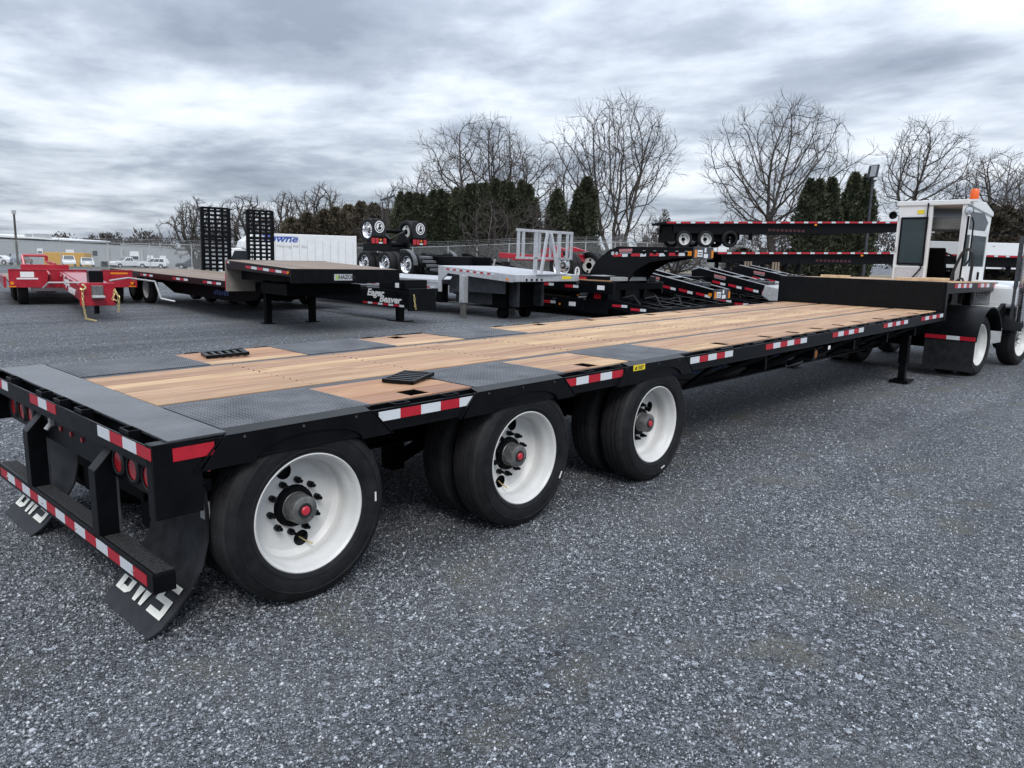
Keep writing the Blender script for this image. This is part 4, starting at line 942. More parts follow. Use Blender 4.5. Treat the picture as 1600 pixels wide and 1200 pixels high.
# a red frame standing behind it, and another red trailer cut by the picture edge
Z_ = thing('red_gooseneck_frame', 'small red steel frame with an upright hoop behind the red equipment trailer', 'trailer', (7.0, 27.1, -.02), R_(-105))
MB().prism([(-3,.90),(0,.94),(.9,1.02),(.9,.84),(-3,.78)], 'y', -.5, .9).build('frame', M_red, Z_, bevel=.01)
MB().tube([(.35,-.40,.92),(.2,-.44,1.30),(.2,.26,1.30),(.2,.26,1.10),(.8,.5,1.02)], .05, 6).build('hoop', M_red, Z_)
MB().box(-1.2,-1.0,-.1,.5,0,.85).build('leg', M_red, Z_)
Z2 = thing('red_low_trailer', 'red low trailer with white lettering cut off by the left edge of the picture', 'trailer', (3.05, 22.2, 0), math.atan2(-.985, -.17))
MB().box(-4.,.02,-1.2,1.05,.62,.90).build('side_frame', M_red, Z2, bevel=.01)
MB().box(-4,.0,-1.2,1.0,.90,.94).build('deck', M_red, Z2)
for k in range(6): MB().box(.021,.024,.98-.18*k-.10,.98-.18*k,.78,.84).build('red_tape' if k % 2 else 'white_tape', M_tred if k % 2 else M_twhite, Z2)
for k in range(3): MB().box(.021,.024,.92-.15*k-.1,.92-.15*k,.66,.73).build('white_lettering', M_label, Z2)
for y in (-.85,.7): small_wheel(Z2, (-.9, y, .455), 'white', 1., y > 0)

# black tagalong with upright ramps
E_ = thing('black_tagalong_trailer', 'black tagalong trailer with white lettered tongue and two tall ramps folded upright behind', 'trailer', (11.15, 15.9, 0), R_(-92))
for y in (-.35, .29): MB().prism([(-.3,.72),(3.6,.80),(4.5,.78),(4.5,.40),(3.9,.36),(-.3,.40)], 'y', y, y+.07).build('tongue_beam', MB_black, E_, bevel=.006)
MB().box(4.5,4.56,-.42,.42,.32,.86).build('tongue_head', MB_black, E_, bevel=.01)
MB().box(3.2,4.3,-.34,.34,.80,1.06).build('tool_box', MB_black, E_, bevel=.01)
MB().box(3.9,4.05,-.347,-.341,.86,.98).build('white_label', M_label, E_)
MB().prism([(1.0,.80),(3.2,.84),(3.2,.87),(1.0,.83)], 'y', -.30, .30).build('tongue_deck', M_rail, E_)
text('lettering', 'Eager', .24, M_label, E_, (3.05, -.354, .685), (PI/2, 0, 0), .25, .007, sx=1.35)
text('lettering', 'Beaver', .24, M_label, E_, (3.68, -.354, .545), (PI/2, 0, 0), .25, .007, sx=1.35)
ltape(E_, 2.5, 4.3, -.351, .395, 8, .05, gap=.12)
l_ = MB().box(3.55,3.71,-.08,.08,.0,.42).build('jack_leg', MB_black, E_); MB().box(3.35,3.91,-.22,.22,0,.025).build('foot', MB_black, l_)
chain(E_, [(4.6,-.30,.72),(4.62,-.28,.45),(4.6,-.24,.36)])
MB().box(-.35,-.30,-1.25,1.25,.50,.86).build('front_bulkhead', MB_black, E_, bevel=.006)
MB().prism([(-6.2,.88),(-.35,.88),(-.35,.62),(-6.2,.62)], 'y', -1.25, 1.25).build('frame', MB_black, E_, bevel=.006)
text('lettering', '25 XPL', .16, M_label, E_, (-.27, .40, .72), (PI/2, 0, PI/2), 0, .004)
for k in range(8): MB().box(-.30,-.296,-1.15+.29*k,-1.15+.29*k+(.17 if k % 2 == 0 else .10),.55,.60).build('red_tape' if k % 2 == 0 else 'white_tape', M_tred if k % 2 == 0 else M_twhite, E_)
for x in (-2.6, -3.8):
    for y in (-1.02, 1.02): small_wheel(E_, (x, y, .455), 'white', 1.0, y > 0)
for yc in (-.42, 1.16):                                            # ramps: frame, rungs and cleats
    rp_ = MB(); wr_ = .90
    rp_.beam((-6.1,yc-wr_/2,.90),(-6.06,yc-wr_/2,3.02),.08,.12,(0,1,0)); rp_.beam((-6.1,yc+wr_/2,.90),(-6.06,yc+wr_/2,3.02),.08,.12,(0,1,0)); rp_.beam((-6.06,yc-wr_/2,3.0),(-6.06,yc+wr_/2,3.0),.09,.07)
    rp_ = rp_.build('ramp', MB_black, E_, bevel=.004)
    for k in range(15):
        if k == 8: continue
        z = .98+.135*k
        MB().box(-6.14,-6.02,yc-wr_/2+.03,yc+wr_/2-.03,z,z+.072).build('rung', MB_black, rp_)
    for j in range(3): MB().box(-6.07,-6.05,yc-.225+.225*j-.045,yc-.225+.225*j+.045,.92,3.0).build('rung_tie', MB_black, rp_)
    MB().box(-6.15,-6.03,yc-wr_/2,yc+wr_/2,2.02,2.12).build('cross_bar', MB_black, rp_)

# aluminium drop deck with its load rack
U = thing('aluminium_drop_deck_trailer', 'bright aluminium drop deck trailer standing on silver legs, carrying the white load rack', 'trailer', (14.46, 10.30, 0), R_(-89.5))
MB().prism([(-2.95,1.38),(0,1.225),(0,1.06),(-.12,1.03),(-2.55,1.18),(-2.82,.96),(-2.82,.66),(-2.95,.66)], 'y', -1.29, -1.25).build('side_rail', M_alu, U, bevel=.006)
MB().prism([(-2.95,1.38),(0,1.225),(0,1.06),(-.12,1.03),(-2.55,1.18),(-2.82,.96),(-2.82,.66),(-2.95,.66)], 'y', 1.25, 1.29).build('side_rail', M_alu, U, bevel=.006)
MB().box(-.02,.03,-1.30,1.30,1.05,1.232).build('front_rail', M_alu, U, bevel=.01)
for k in range(9):
    a = -1.25+2.5*k/9; MB().prism([(-2.95,1.385),(-.02,1.232),(-.02,1.20),(-2.95,1.35)], 'y', a+.004, a+2.5/9-.004).build('deck_board', M_alu, U)
    MB().prism([(-12.5,.99),(-2.95,.99),(-2.95,.955),(-12.5,.955)], 'y', a+.004, a+2.5/9-.004).build('deck_board', M_alu, U)
for y in (-1.29, 1.25): 
    MB().box(-12.5,-2.95,y,y+.04,.74,.985).build('lower_side_rail', M_alu, U, bevel=.01)
    MB().box(-12.5,-2.95,y-.015,y+.055,.90,.93).build('rub_rail', M_alu, U)
ltape(U, -2.6, -.75, -1.291, 1.275, 14, .045, slope=-.045, gap=.2); ltape(U, -6.0, -3.0, -1.306, .75, 12, .045, gap=.3)
MB().cyl((-.28,-1.291,1.10),(-.28,-1.31,1.10),.035,12).build('amber_lamp', M_amber, U)
MB().box(.031,.034,.55,.95,1.11,1.19).build('yellow_label', M_yellow, U)
for k in range(4): MB().cyl((.03,-.9+.2*k,1.10),(.045,-.9+.2*k,1.10),.035,8).build('socket', MB_black, U)
for y in (-1.42, .55):
    l_ = MB().box(-1.85,-1.69,y-.09,y+.09,.42,1.16).build('landing_leg', M_alu, U, bevel=.008); MB().box(-1.83,-1.71,y-.06,y+.06,.0,.44).build('leg_foot', M_steel, l_, bevel=.006)
MB().prism([(-2.8,.62),(-2.2,.70),(-.7,.70),(-.7,1.15),(-2.6,1.2),(-2.8,.95)], 'y', -1.0, -.9).build('gusset_plate', M_rail, U)
MB().box(-3.0,-.6,-.55,-.45,.35,1.15).build('neck_beam', M_rail, U); MB().box(-3.0,-.6,.45,.55,.35,1.15).build('neck_beam', M_rail, U)
MB().box(-1.4,-.9,-.7,.7,.30,1.05).build('equipment_box', M_blackflat, U, bevel=.02)
for y in (-.45,.45): MB().cyl((-1.2,y-.1,.15),(-1.2,y+.1,.15),.15,16).build('foot_roller', M_blackflat, U, smooth=True)
# rack
rk = thing('load_rack', 'white aluminium A frame load rack standing on the front of the aluminium trailer', 'rack', (14.46, 10.38, 0), R_(-86))
MB().beam((-.05,-1.22,2.36),(-.05,1.24,2.36),.06,.07).build('top_rail', M_alu, rk, bevel=.004)
MB().beam((-.05,-1.22,1.66),(-.05,1.24,1.66),.05,.06).build('lower_rail', M_alu, rk, bevel=.004)
for y in (-1.15,-.95,1.0,1.20): MB().beam((-.05,y,1.69),(-.05,y,2.33),.08,.05,(1,0,0)).build('short_post', M_alu, rk, bevel=.004)
for y in (-.42,.62): MB().beam((-.05,y,1.235),(-.05,y,2.33),.13,.05,(1,0,0)).build('tall_post', M_alu, rk, bevel=.004)
for a, b in ((-.02,-.36),(.14,.42)): MB().beam((.02,a,2.33),(.10,b,1.24),.09,.05,(1,0,0)).build('diagonal', M_alu, rk, bevel=.004)
for y in (-.20,.28): MB().beam((-.09,y,1.69),(-.09,y,2.33),.06,.04,(1,0,0)).build('short_post', M_alu, rk)
MB().box(-.15,.16,-.55,.75,1.233,1.25).build('rack_foot', M_alu, rk)

# triple axle lowboy rear with an upturned flip axle on top
M_fend = mat('grey_fender_plate', (.10,.105,.115), .5, .1, .15, 8)
G_ = thing('triple_axle_lowboy', 'black lowboy trailer on three chrome wheeled axles, under the upturned flip axle', 'trailer', (17.80, 18.2, 0), DOWN)
for i in range(3):
    x = -.74-1.28*i
    for y in (-1.02, 1.02):
        small_wheel(G_, (x, y*1.18, 1.27), 'budd', 1.0, y > 0); small_wheel(G_, (x, y*.88, 1.27), 'white', 1.0, y > 0)
    MB().cyl((x,-1,1.27),(x,1,1.27),.07,10).build('axle', M_blackflat, G_)
for y in (-.5,.5): MB().box(-4.3,1.9,y-.06,y+.06,1.2,1.62).build('frame_rail', MB_black, G_, bevel=.01)
MB().box(-4.2,-.1,-.45,.45,1.5,1.66).build('frame_top', MB_black, G_)
MB().prism([(.4,1.12),(2.2,1.02),(2.2,.72),(.4,.80)], 'y', -1.28, -1.2).build('side_rail', MB_black, G_); MB().prism([(.4,1.12),(2.2,1.02),(2.2,.72),(.4,.80)], 'y', 1.2, 1.28).build('side_rail', MB_black, G_)
ltape(G_, .6, 2.0, -1.281, .78, 5, .07, gap=.2, slope=-.04)
for y in (-1.02, 1.02):                                           # stepped beaver tails over the last wheels
    arc = [(-.74+.60*math.cos(R_(t)), 1.27+.56*math.sin(R_(t))) for t in np.linspace(0, 110, 8)]; inn = [(-.74+.57*math.cos(R_(t)), 1.27+.53*math.sin(R_(t))) for t in np.linspace(0, 110, 8)]
    MB().prism(arc+inn[::-1], 'y', y-.30, y-.12).build('fender', M_fend, G_, smooth=True)
    for k in range(4): MB().prism([(-.1+.2*k,1.60-.14*k),(.12+.2*k,1.58-.14*k),(.12+.2*k,1.50-.14*k),(-.1+.2*k,1.52-.14*k)], 'y', y-.12, y+.34).build('tail_step', M_fend, G_, bevel=.004)
for x in (-3.9, 0.9):
    for y in (-.9,.9): MB().box(x-.15,x+.15,y-.15,y+.15,0,.82).build('stand_block', M_blackflat, G_)
MB().box(-4.4,1.2,-1.2,1.2,.62,.80).build('bed_frame', M_blackflat, G_)
X_ = thing('flip_axle', 'upturned flip axle with red tail lamps and round emblem flaps, stacked on the lowboy', 'axle', (17.78, 21.3, 1.66), DOWN)
for y in (-1.0, 1.0):
    small_wheel(X_, (0, y*1.17, .85), 'budd', 1.0, y > 0); small_wheel(X_, (0, y*.87, .85), 'white', 1.0, y > 0)
    fl = MB().box(.50,.515,y-.33,y+.33,.62,1.25).build('mud_flap', M_flap, X_, bevel=.01)
    yo = y+.02
    for r0, r1, mm, dx in ((0,.225,M_label,.516),(0,.185,M_ink,.518),(0,.150,M_label,.520)):
        q = MB().cyl((dx-.001,yo,.98),(dx+.001,yo,.98),r1,20).build('emblem', mm, fl)
    MB().prism([(yo-.10,.88),(yo+.06,.87),(yo+.11,.96),(yo+.02,.99),(yo+.09,1.07),(yo-.02,1.10),(yo-.03,.98)], 'x', .5215, .523).build('emblem', M_ink, fl)
    lp = MB().box(.42,.50,y-.36,y+.36,.32,.60).build('lamp_bar', MB_black, X_)
    for k in range(4): 
        if k != 2: MB().box(.50,.512,y-.34+.18*k,y-.34+.18*k+.15,.36,.56).build('lens', M_lens, lp)
    MB().box(.50,.512,y+.0,y+.16,.36,.42).build('white_tape', M_twhite, lp); MB().cyl((.50,y+.08,.50),(.515,y+.08,.50),.045,10).build('lens', M_amber, lp)
MB().cyl((0,-1.0,.85),(0,1.0,.85),.07,12).build('axle_beam', M_blackflat, X_)
for y in (-.45,.45): MB().prism([(-1.2,.05),(.5,.10),(.5,.55),(.1,.80),(-.4,.45),(-1.2,.35)], 'y', y-.06, y+.06).build('frame_arm', MB_black, X_, bevel=.01)
MB().cyl((.2,-.5,.35),(.2,.5,.35),.10,12).build('cross_tube', MB_black, X_); MB().tube([(.3,-.3,.55),(.5,0,.75),(.35,.35,.85),(.1,.5,.7)], .03).build('hose', M_hose, X_)

# lowboys with detachable goosenecks
def gooseneck(root, slope, zt, Lg=3.35, w_=1.0, big=True):
    """a gooseneck from local x=-Lg to 0; zt = top height at the front, slope = rise of the rear end"""
    zr = lambda x: zt-slope*x
    def P(pts): return [(x, zr(x)+z) for x, z in pts]
    for y in (-w_/2, w_/2-.05):
        if big: poly = P([(0,.0),(-2.45,.0),(-2.75,-.10),(-3.20,-.42),(-3.42,-.75),(-3.5,-1.05),(-3.5,-1.9),(-2.15,-1.9),(-2.1,-1.05),(-1.80,-.66),(-1.35,-.43),(-.6,-.30),(0,-.26)])
        else: poly = P([(0,0),(-3.0,0),(-3.3,-.15),(-3.3,-.75),(-2.2,-.62),(-.6,-.34),(0,-.30)])
        MB().prism(poly, 'y', y, y+.05).build('side_plate', MB_black, root, bevel=.006)
        if not big: MB().prism(P([(0,.0),(-3.0,.0),(-3.0,.018),(0,.018)]), 'y', y-.005, y+.055).build('top_flange', M_alu, root)
    MB().prism(P([(0,-.02),(-2.45,-.02),(-2.7,-.12),(-2.7,-.3),(-.1,-.24),(0,-.24)]) if big else P([(-.9,-.10),(-2.9,-.10),(-2.9,-.55),(-.9,-.30)]), 'y', -w_/2+.05, w_/2-.05).build('neck_core', M_blackflat, root)
    pl = MB().prism([(0,zt+.02),(.04,zt+.02),(.04,zt-.30),(0,zt-.30)], 'y', -w_/2, w_/2).build('front_plate', M_rail, root, bevel=.006)
    MB().box(.041,.044,-w_/2+.16,-w_/2+.42,zt-.24,zt-.06).build('white_label', M_label, pl); MB().box(.041,.044,.02,.12,zt-.12,zt-.0).build('white_label', M_label, pl); MB().box(.041,.044,.0,.22,zt-.27,zt-.16).build('white_label', M_label, pl)
    for k in range(2): MB().box(.0445,.0455,-w_/2+.19,-w_/2+.39,zt-.20+.06*k,zt-.175+.06*k).build('label_print', M_ink, pl)
    for y in (-w_/2+.06, w_/2-.06): MB().box(.041,.055,y-.05,y+.05,zt-.26,zt-.06).build('amber_lamp', M_amber, root)
    MB().box(-.16,-.04,-w_/2-.006,-w_/2-.001,zt-.22+slope*.1,zt-.10).build('amber_lamp', M_amber, root)
    zo = -.235 if big else -.28
    for k in range(4):
        x = -2.6+.62*k+(.0 if big else .15)
        for a, b, mm, nm in ((0,.30,M_tred,'red_tape'),(.31,.50,M_twhite,'white_tape')):
            za = zo-(.06*(1-k/3) if big else .10*(1-k/3))
            MB().prism(P([(x+a,za),(x+b,za+.01),(x+b,za+.09),(x+a,za+.08)]), 'y', -w_/2-.004, -w_/2-.001).build(nm, mm, root)
    q = MB().prism(P([(-2.40,-.16),(-1.95,-.14),(-1.95,-.06),(-2.40,-.08)]), 'y', -w_/2-.004, -w_/2-.001).build('name_label', mat('faded_red_label', (.42,.16,.17), .5) if 'faded_red_label' not in bpy.data.materials else bpy.data.materials['faded_red_label'], root)
    MB().prism(P([(-2.38,-.20),(-1.97,-.185),(-1.97,-.165),(-2.38,-.18)]), 'y', -w_/2-.004, -w_/2-.001).build('label_strip', M_zinc, q)
    if big:
        for x in (-1.55,-1.2,-.85,-.5,-.2): 
            MB().cyl((x,-w_/2-.012,zr(x)-.16),(x,-w_/2,zr(x)-.16),.05,12).build('pin_hole', M_blackflat, root); MB().box(x-.04,x+.05,-w_/2-.014,-w_/2-.002,zr(x)-.115,zr(x)-.10).build('pin_lug', M_zinc, root)
        for x, r in ((-2.62,.055),(-2.48,.045)): MB().cyl((x,-w_/2-.012,zr(x)-.20),(x,-w_/2,zr(x)-.20),r,14).build('pin', M_alu, root)
    else:
        for k in range(3): MB().tube([(-.9-.25*k,-.2,zr(-.9)+.02),(-.7-.25*k,0,zr(-.7)+.14),(-.5-.25*k,.2,zr(-.6)+.02)], .025).build('hose', M_hose, root)
        MB().box(-1.0,-.5,-.25,.25,zr(-.9)-.10,zr(-.9)+.04).build('engine_pack', M_rail, root, bevel=.02)
        MB().beam((-1.75,-.45,zr(-1.75)),(-1.75,.45,zr(-1.75)),.10,.03).build('cross_bar', M_alu, root)
def lowdeck(root, x0, x1, z, zr_, tapez):
    for y in (-1.28, 1.18): MB().prism([(x0,zr_),(x1,z),(x1,z-.34),(x0,zr_-.34)], 'y', y, y+.10).build('deck_beam', MB_black, root, bevel=.006)
    MB().prism([(x0,zr_-.02),(x1,z-.02),(x1,z-.20),(x0,zr_-.20)], 'y', -1.18, 1.18).build('deck_frame', M_blackflat, root)
    for k in range(5):
        a = -1.1+2.2*k/5; MB().prism([(x0,zr_+.03),(x1-.4,z+.03),(x1-.4,z-.02),(x0,zr_-.02)], 'y', a+.005, a+2.2/5-.005).build('deck_plank', M_oldwood, root)
    n = 6
    for k in range(n):
        x = x0+.2+(x1-x0-1.0)*k/n; zz_ = zr_+(z-zr_)*(x-x0)/(x1-x0)
        for a, b, mm, nm in ((0,.30,M_tred,'red_tape'),(.31,.50,M_twhite,'white_tape')): MB().box(x+a,x+b,-1.286,-1.281,zz_-.24,zz_-.16).build(nm, mm, root)
    MB().box(x1-.55,x1-.30,-1.287,-1.281,z-.22,z-.10).build('white_label', M_label, root)
    for k in range(7):
        x = x0+.5+(x1-x0-1)*k/7; MB().tube([(x,-1.29,zr_-.06+(z-zr_)*(x-x0)/(x1-x0)),(x+.06,-1.31,zr_-.12+(z-zr_)*(x-x0)/(x1-x0)),(x+.12,-1.29,zr_-.06+(z-zr_)*(x-x0)/(x1-x0))], .014).build('tie_ring', M_rail, root)
def low_frame(root, x0, x1, za, zb):
    for y in (-1.26, -.55, .45, 1.16): MB().prism([(x0,za),(x1,zb),(x1,zb-.26),(x0,za-.26)], 'y', y, y+.10).build('frame_beam', MB_black, root, bevel=.008)
    for k in range(6):
        x = x0+.08+(x1-x0-.2)*k/5; z = za+(zb-za)*k/5; MB().box(x,x+.09,-1.16,1.16,z-.20,z-.03).build('cross_member', MB_black, root)
    MB().box(x0,x1,-1.15,1.15,.03,.10).build('skid_plate', M_blackflat, root)
    MB().box(x1-.02,x1+.02,-1.26,1.26,zb-.30,zb+.01).build('end_beam', MB_black, root, bevel=.008)
    for k in range(3):
        x = x0+.2+.62*k
        for a, b, mm, nm in ((0,.30,M_tred,'red_tape'),(.31,.50,M_twhite,'white_tape')):
            if x+b < x1-.05:
                z = za+(zb-za)*(x-x0)/(x1-x0)-.19; MB().box(x+a,x+b,-1.265,-1.261,z,z+.07).build(nm, mm, root)
    for k in range(3): MB().tube([(x0+.2+.5*k,-.8+.4*k,za+.02),(x0+.5+.5*k,-.7+.4*k,za+.10),(x0+.9+.4*k,-.9+.4*k,zb+.05)], .025, 6).build('hose', M_hose, root, smooth=True)
L1 = thing('lowboy_trailer', 'black lowboy with raised arched gooseneck carrying white labels on its front plate', 'trailer', (17.65, 7.55, 0), DOWN, 'lowboy trailers parked in a row')
gooseneck(L1, .0, 2.05); lowdeck(L1, -8.6, -3.0, .52, .72, 0)
MB().box(-3.6,-2.2,-1.2,1.2,.12,1.20).build('deck_step', MB_black, L1, bevel=.02)
for y in (-1.215,): 
    MB().box(-3.25,-3.0,y,y+.01,.96,1.16).build('red_panel', M_lens, L1); MB().box(-2.7,-2.45,y,y+.01,.56,.78).build('red_panel', M_lens, L1)
    for k in range(3): MB().prism([(-3.3+.04*k,.46+.09*k),(-3.02+.04*k,.48+.09*k),(-2.98+.04*k,.53+.09*k),(-3.26+.04*k,.51+.09*k)], 'y', y-.02, y).build('step', M_zinc, L1)
    MB().cyl((-3.28,y-.01,.62),(-3.28,y,.62),.03,10).cyl((-3.9,-1.29,.33),(-3.9,-1.282,.33),.035,10).build('amber_lamp', M_amber, L1)
low_frame(L1, -2.2, -.5, .58, .40)
L1b = thing('lowboy_deck', 'second black lowboy deck stacked on the lower one, with bare wood strip', 'trailer', (17.60, 9.9, .56), DOWN, 'lowboy trailers parked in a row')
lowdeck(L1b, -6.2, .4, .48, .62, 0)
MB().box(-1.4,.2,-1.2,-.3,.50,.53).build('loose_board', M_plankred, L1b); MB().prism([(-.9,.56),(.3,.52),(.3,.62),(-.5,.66)], 'y', -1.1, .6).build('apron_plate', M_zinc, L1b)
for k, (x, y, s, zt, lab) in enumerate(((20.8, 8.6, .19, .82, 'black lowboy with its lowered gooseneck sloping down just right of the raised one'), (23.9, 7.9, .20, .84, 'black lowboy with lowered gooseneck ending in a silver nose, beside the tread plated riser'), (26.9, 7.9, .18, 1.02, 'farthest black lowboy gooseneck, mostly hidden behind the tread plated riser'))):
    r_ = thing('lowboy_trailer', lab, 'trailer', (x, y, 0), DOWN, 'lowboy trailers parked in a row'); gooseneck(r_, s, zt, big=False); lowdeck(r_, -9.5, -3.1, .60, .80, 0)
    MB().box(-3.8,-2.6,-1.2,1.2,.15,1.15+.1*(k == 0)).build('deck_step', MB_black, r_, bevel=.02); low_frame(r_, -2.6, -.2, .62, .36)
    for q_ in range(4): MB().tube([(-2.3+.4*q_,-1.26,.30),(-2.25+.4*q_,-1.29,.22),(-2.18+.4*q_,-1.26,.30)], .016).build('tie_ring', M_rail, r_)
    if k == 1: MB().prism([(-.5,.95),(.12,.84),(.2,.70),(.2,.45),(-.3,.42),(-.6,.6)], 'y', -.52, .52).build('silver_nose', M_zinc, r_, bevel=.03)
    if k == 0:
        MB().box(-2.95,-2.6,-.9,-.6,.62,.80).build('grey_plate', M_zinc, r_); MB().box(-2.5,-2.3,-.91,-.9,.60,.78).build('white_label', M_label, r_)
# red trailer stacked behind the load rack
Y_ = thing('red_axle_trailer', 'red trailer section with a chrome wheel, stacked behind the white load rack', 'trailer', (18.6, 12.6, 0), R_(-80))
MB().prism([(-2.3,1.80),(-.9,1.74),(-.2,1.84),(.1,1.84),(.1,1.62),(-.5,1.56),(-2.3,1.62)], 'y', -1.2, -1.1).build('side_frame', M_red, Y_, bevel=.01); MB().prism([(-2.3,1.80),(-.9,1.74),(-.2,1.84),(.1,1.84),(.1,1.62),(-.5,1.56),(-2.3,1.62)], 'y', 1.1, 1.2).build('side_frame', M_red, Y_, bevel=.01)
MB().box(-2.3,-.6,-.4,.4,1.55,1.72).build('centre_frame', M_red, Y_, bevel=.02); MB().box(-.4,-.1,-1.1,1.1,1.55,1.8).build('cross_member', M_red, Y_, bevel=.02)
MB().prism([(-1.2,1.86),(-.5,2.05),(.1,1.9)], 'y', -.7, -.5).build('bracket', M_red, Y_); MB().prism([(-1.2,1.86),(-.5,2.05),(.1,1.9)], 'y', .4, .6).build('bracket', M_red, Y_)
for y in (-1.0, 1.0): small_wheel(Y_, (.05, y*1.15, 1.44), 'budd', 1.0, y > 0); small_wheel(Y_, (.05, y*.85, 1.44), 'white', 1.0, y > 0)
fl = MB().box(-2.2,-2.18,-1.2,-.7,1.05,1.5).build('mud_flap', M_flap, Y_)
fl = MB().box(.52,.53,-1.25,-.75,1.0,1.46).build('mud_flap', M_flap, Y_); MB().cyl((.53,-1.0,1.25),(.533,-1.0,1.25),.17,18).build('emblem', M_label, fl); text('emblem', 'F', .26, M_ink, fl, (.535,-1.0,1.25), (PI/2,0,PI/2), 0, .01)
for x in (-2.2, .05): MB().box(x-.2,x+.2,-.9,.9,.9,1.15).build('stand_block', M_blackflat, Y_)
# detached gooseneck lying by the fence
N_ = thing('hydraulic_neck', 'black and yellow hydraulic neck lying by the fence left of the load rack', 'machinery', (19.6, 17.2, .9), R_(-60))
MB().beam((-1.2,0,.45),(1.3,0,.15),.35,.12).build('arm', MB_black, N_); MB().beam((-1.2,.2,.75),(.6,.2,.35),.10,.10).build('cylinder', MB_black, N_); MB().beam((-.6,-.2,.30),(1.0,-.2,.02),.06,.06).build('yellow_rod', M_chain, N_)
MB().beam((-.2,-.1,.2),(-.1,-.1,.65),.06,.06).build('post', M_alu, N_); MB().box(-1.4,1.2,-.4,.4,-.9,0.05).build('base', M_blackflat, N_)
MB().box(-1.4,-1.1,-.15,.15,.55,.85).build('head', MB_black, N_, bevel=.03)

# stacked black flatbeds at the back
def flatbed(name, label, p0, p1, wheels, legs, gz, Ln=14.6, group='stacked black flatbed trailers'):
    a = Vector(p0); b = Vector(p1); d = (b-a); sl = d.z/math.hypot(d.x, d.y)
    r_ = thing(name, label, 'trailer', (a.x, a.y, 0), math.atan2(d.y, d.x), group)
    zt = lambda x: a.z+sl*x
    # local x runs from the rear to the front; near side is y = 0, far side y = 2.59
    for y in (0, 2.55): MB().prism([(0,zt(0)),(Ln,zt(Ln)),(Ln,zt(Ln)-.16),(0,zt(0)-.16)], 'y', y, y+.04).build('side_rail', MB_black, r_)
    MB().prism([(0,zt(0)-.02),(Ln,zt(Ln)-.02),(Ln,zt(Ln)-.14),(0,zt(0)-.14)], 'y', .04, 2.55).build('deck', M_blackflat, r_)
    for y in (.25, 2.2): MB().prism([(.4,zt(.4)-.14),(Ln,zt(Ln)-.14),(Ln,zt(Ln)-.60),(11.2,zt(11.2)-.70),(2.8,zt(3)-.72),(2.3,zt(.4)-.60),(.4,zt(.4)-.60)], 'y', y, y+.1).build('main_beam', MB_black, r_)
    n = 34
    for k in range(n):
        x = .05+(Ln-.1)*k/n; st = (Ln-.1)/n; red = k % 2 == 0; wd_ = st*(1.25 if red else .62)
        xa = x-(.125*st if red else -.19*st)
        MB().prism([(xa,zt(xa)-.10),(xa+wd_,zt(xa+wd_)-.10),(xa+wd_,zt(xa+wd_)-.01),(xa,zt(xa)-.01)], 'y', -.006, -.001).build('red_tape' if red else 'white_tape', M_tred if red else M_twhite, r_)
    for k in range(9): MB().box(6.2+.26*k,6.2+.26*k+.17,.243,.249,zt(7)-.56,zt(7)-.42).build('dull_red_lettering', mat('dull_red_print', (.055,.009,.014), .6) if 'dull_red_print' not in bpy.data.materials else bpy.data.materials['dull_red_print'], r_)
    for x in wheels:
        zc = zt(x)-.98
        for y in (.16, 2.42):
            o = small_wheel(r_, (x, y, zc), 'white', 1.05, y > 1)
            if x > 3:
                o.data = o.data.copy(); o.data.materials.clear(); o.data.materials.append(M_blackflat)
        MB().cyl((x,.2,zc),(x,2.4,zc),.08,10).build('axle', M_blackflat, r_)
    if wheels: MB().box(.5,4.0,.5,2.1,zt(2)-1.05,zt(2)-.5).build('axle_frame', M_blackflat, r_); MB().box(.45,.5,.0,2.59,zt(.4)-1.1,zt(.4)-.2).build('rear_bumper', MB_black, r_)
    for x in legs:
        for y in (.5, 2.0): MB().box(x-.09,x+.09,y-.09,y+.09,gz,zt(x)-.2).build('landing_leg', MB_black, r_)
        MB().beam((x,.5,zt(x)-.75),(x+1.0,.5,zt(x)-.25),.06,.06).build('leg_brace', MB_black, r_)
    for x in (4.4, 5.2): MB().box(x,x+.03,.1,.6,zt(x)-1.05,zt(x)-.62).build('mud_flap', M_flap, r_)
    MB().box(8.9,9.05,-.008,-.001,zt(9)-.24,zt(9)-.15).build('amber_lamp', M_amber, r_)
    return r_
flatbed('stacked_flatbed_trailer', 'upper black flatbed of the stack, resting with its white wheels on the trailer below', (36.65,20.70,3.79), (47.70,11.96,4.24), (1.15, 2.45, 3.9), (), 0)
flatbed('stacked_flatbed_trailer', 'lower black flatbed of the stack, standing on black legs under the other one', (38.44,18.38,2.17), (47.51,11.72,2.46), (), (.9, 3.0), .55)
flatbed('stacked_flatbed_trailer', 'black flatbed parked behind the yard tractor at the right edge', (50.5,10.2,2.45), (57.0,3.2,2.45), (), (3.0,), .55, 12)
for k, (x, y) in enumerate(((39.6,17.3),(41.0,16.3))):
    o = thing('timber_post', ('left','right')[k]+' brown timber post pair between the flatbed legs', 'post', (x,y,.6), R_(-40))
    for j in range(3): MB().box(j*.16,j*.16+.10,0,.12,0,1.1).build('timber', M_oldwood, o)
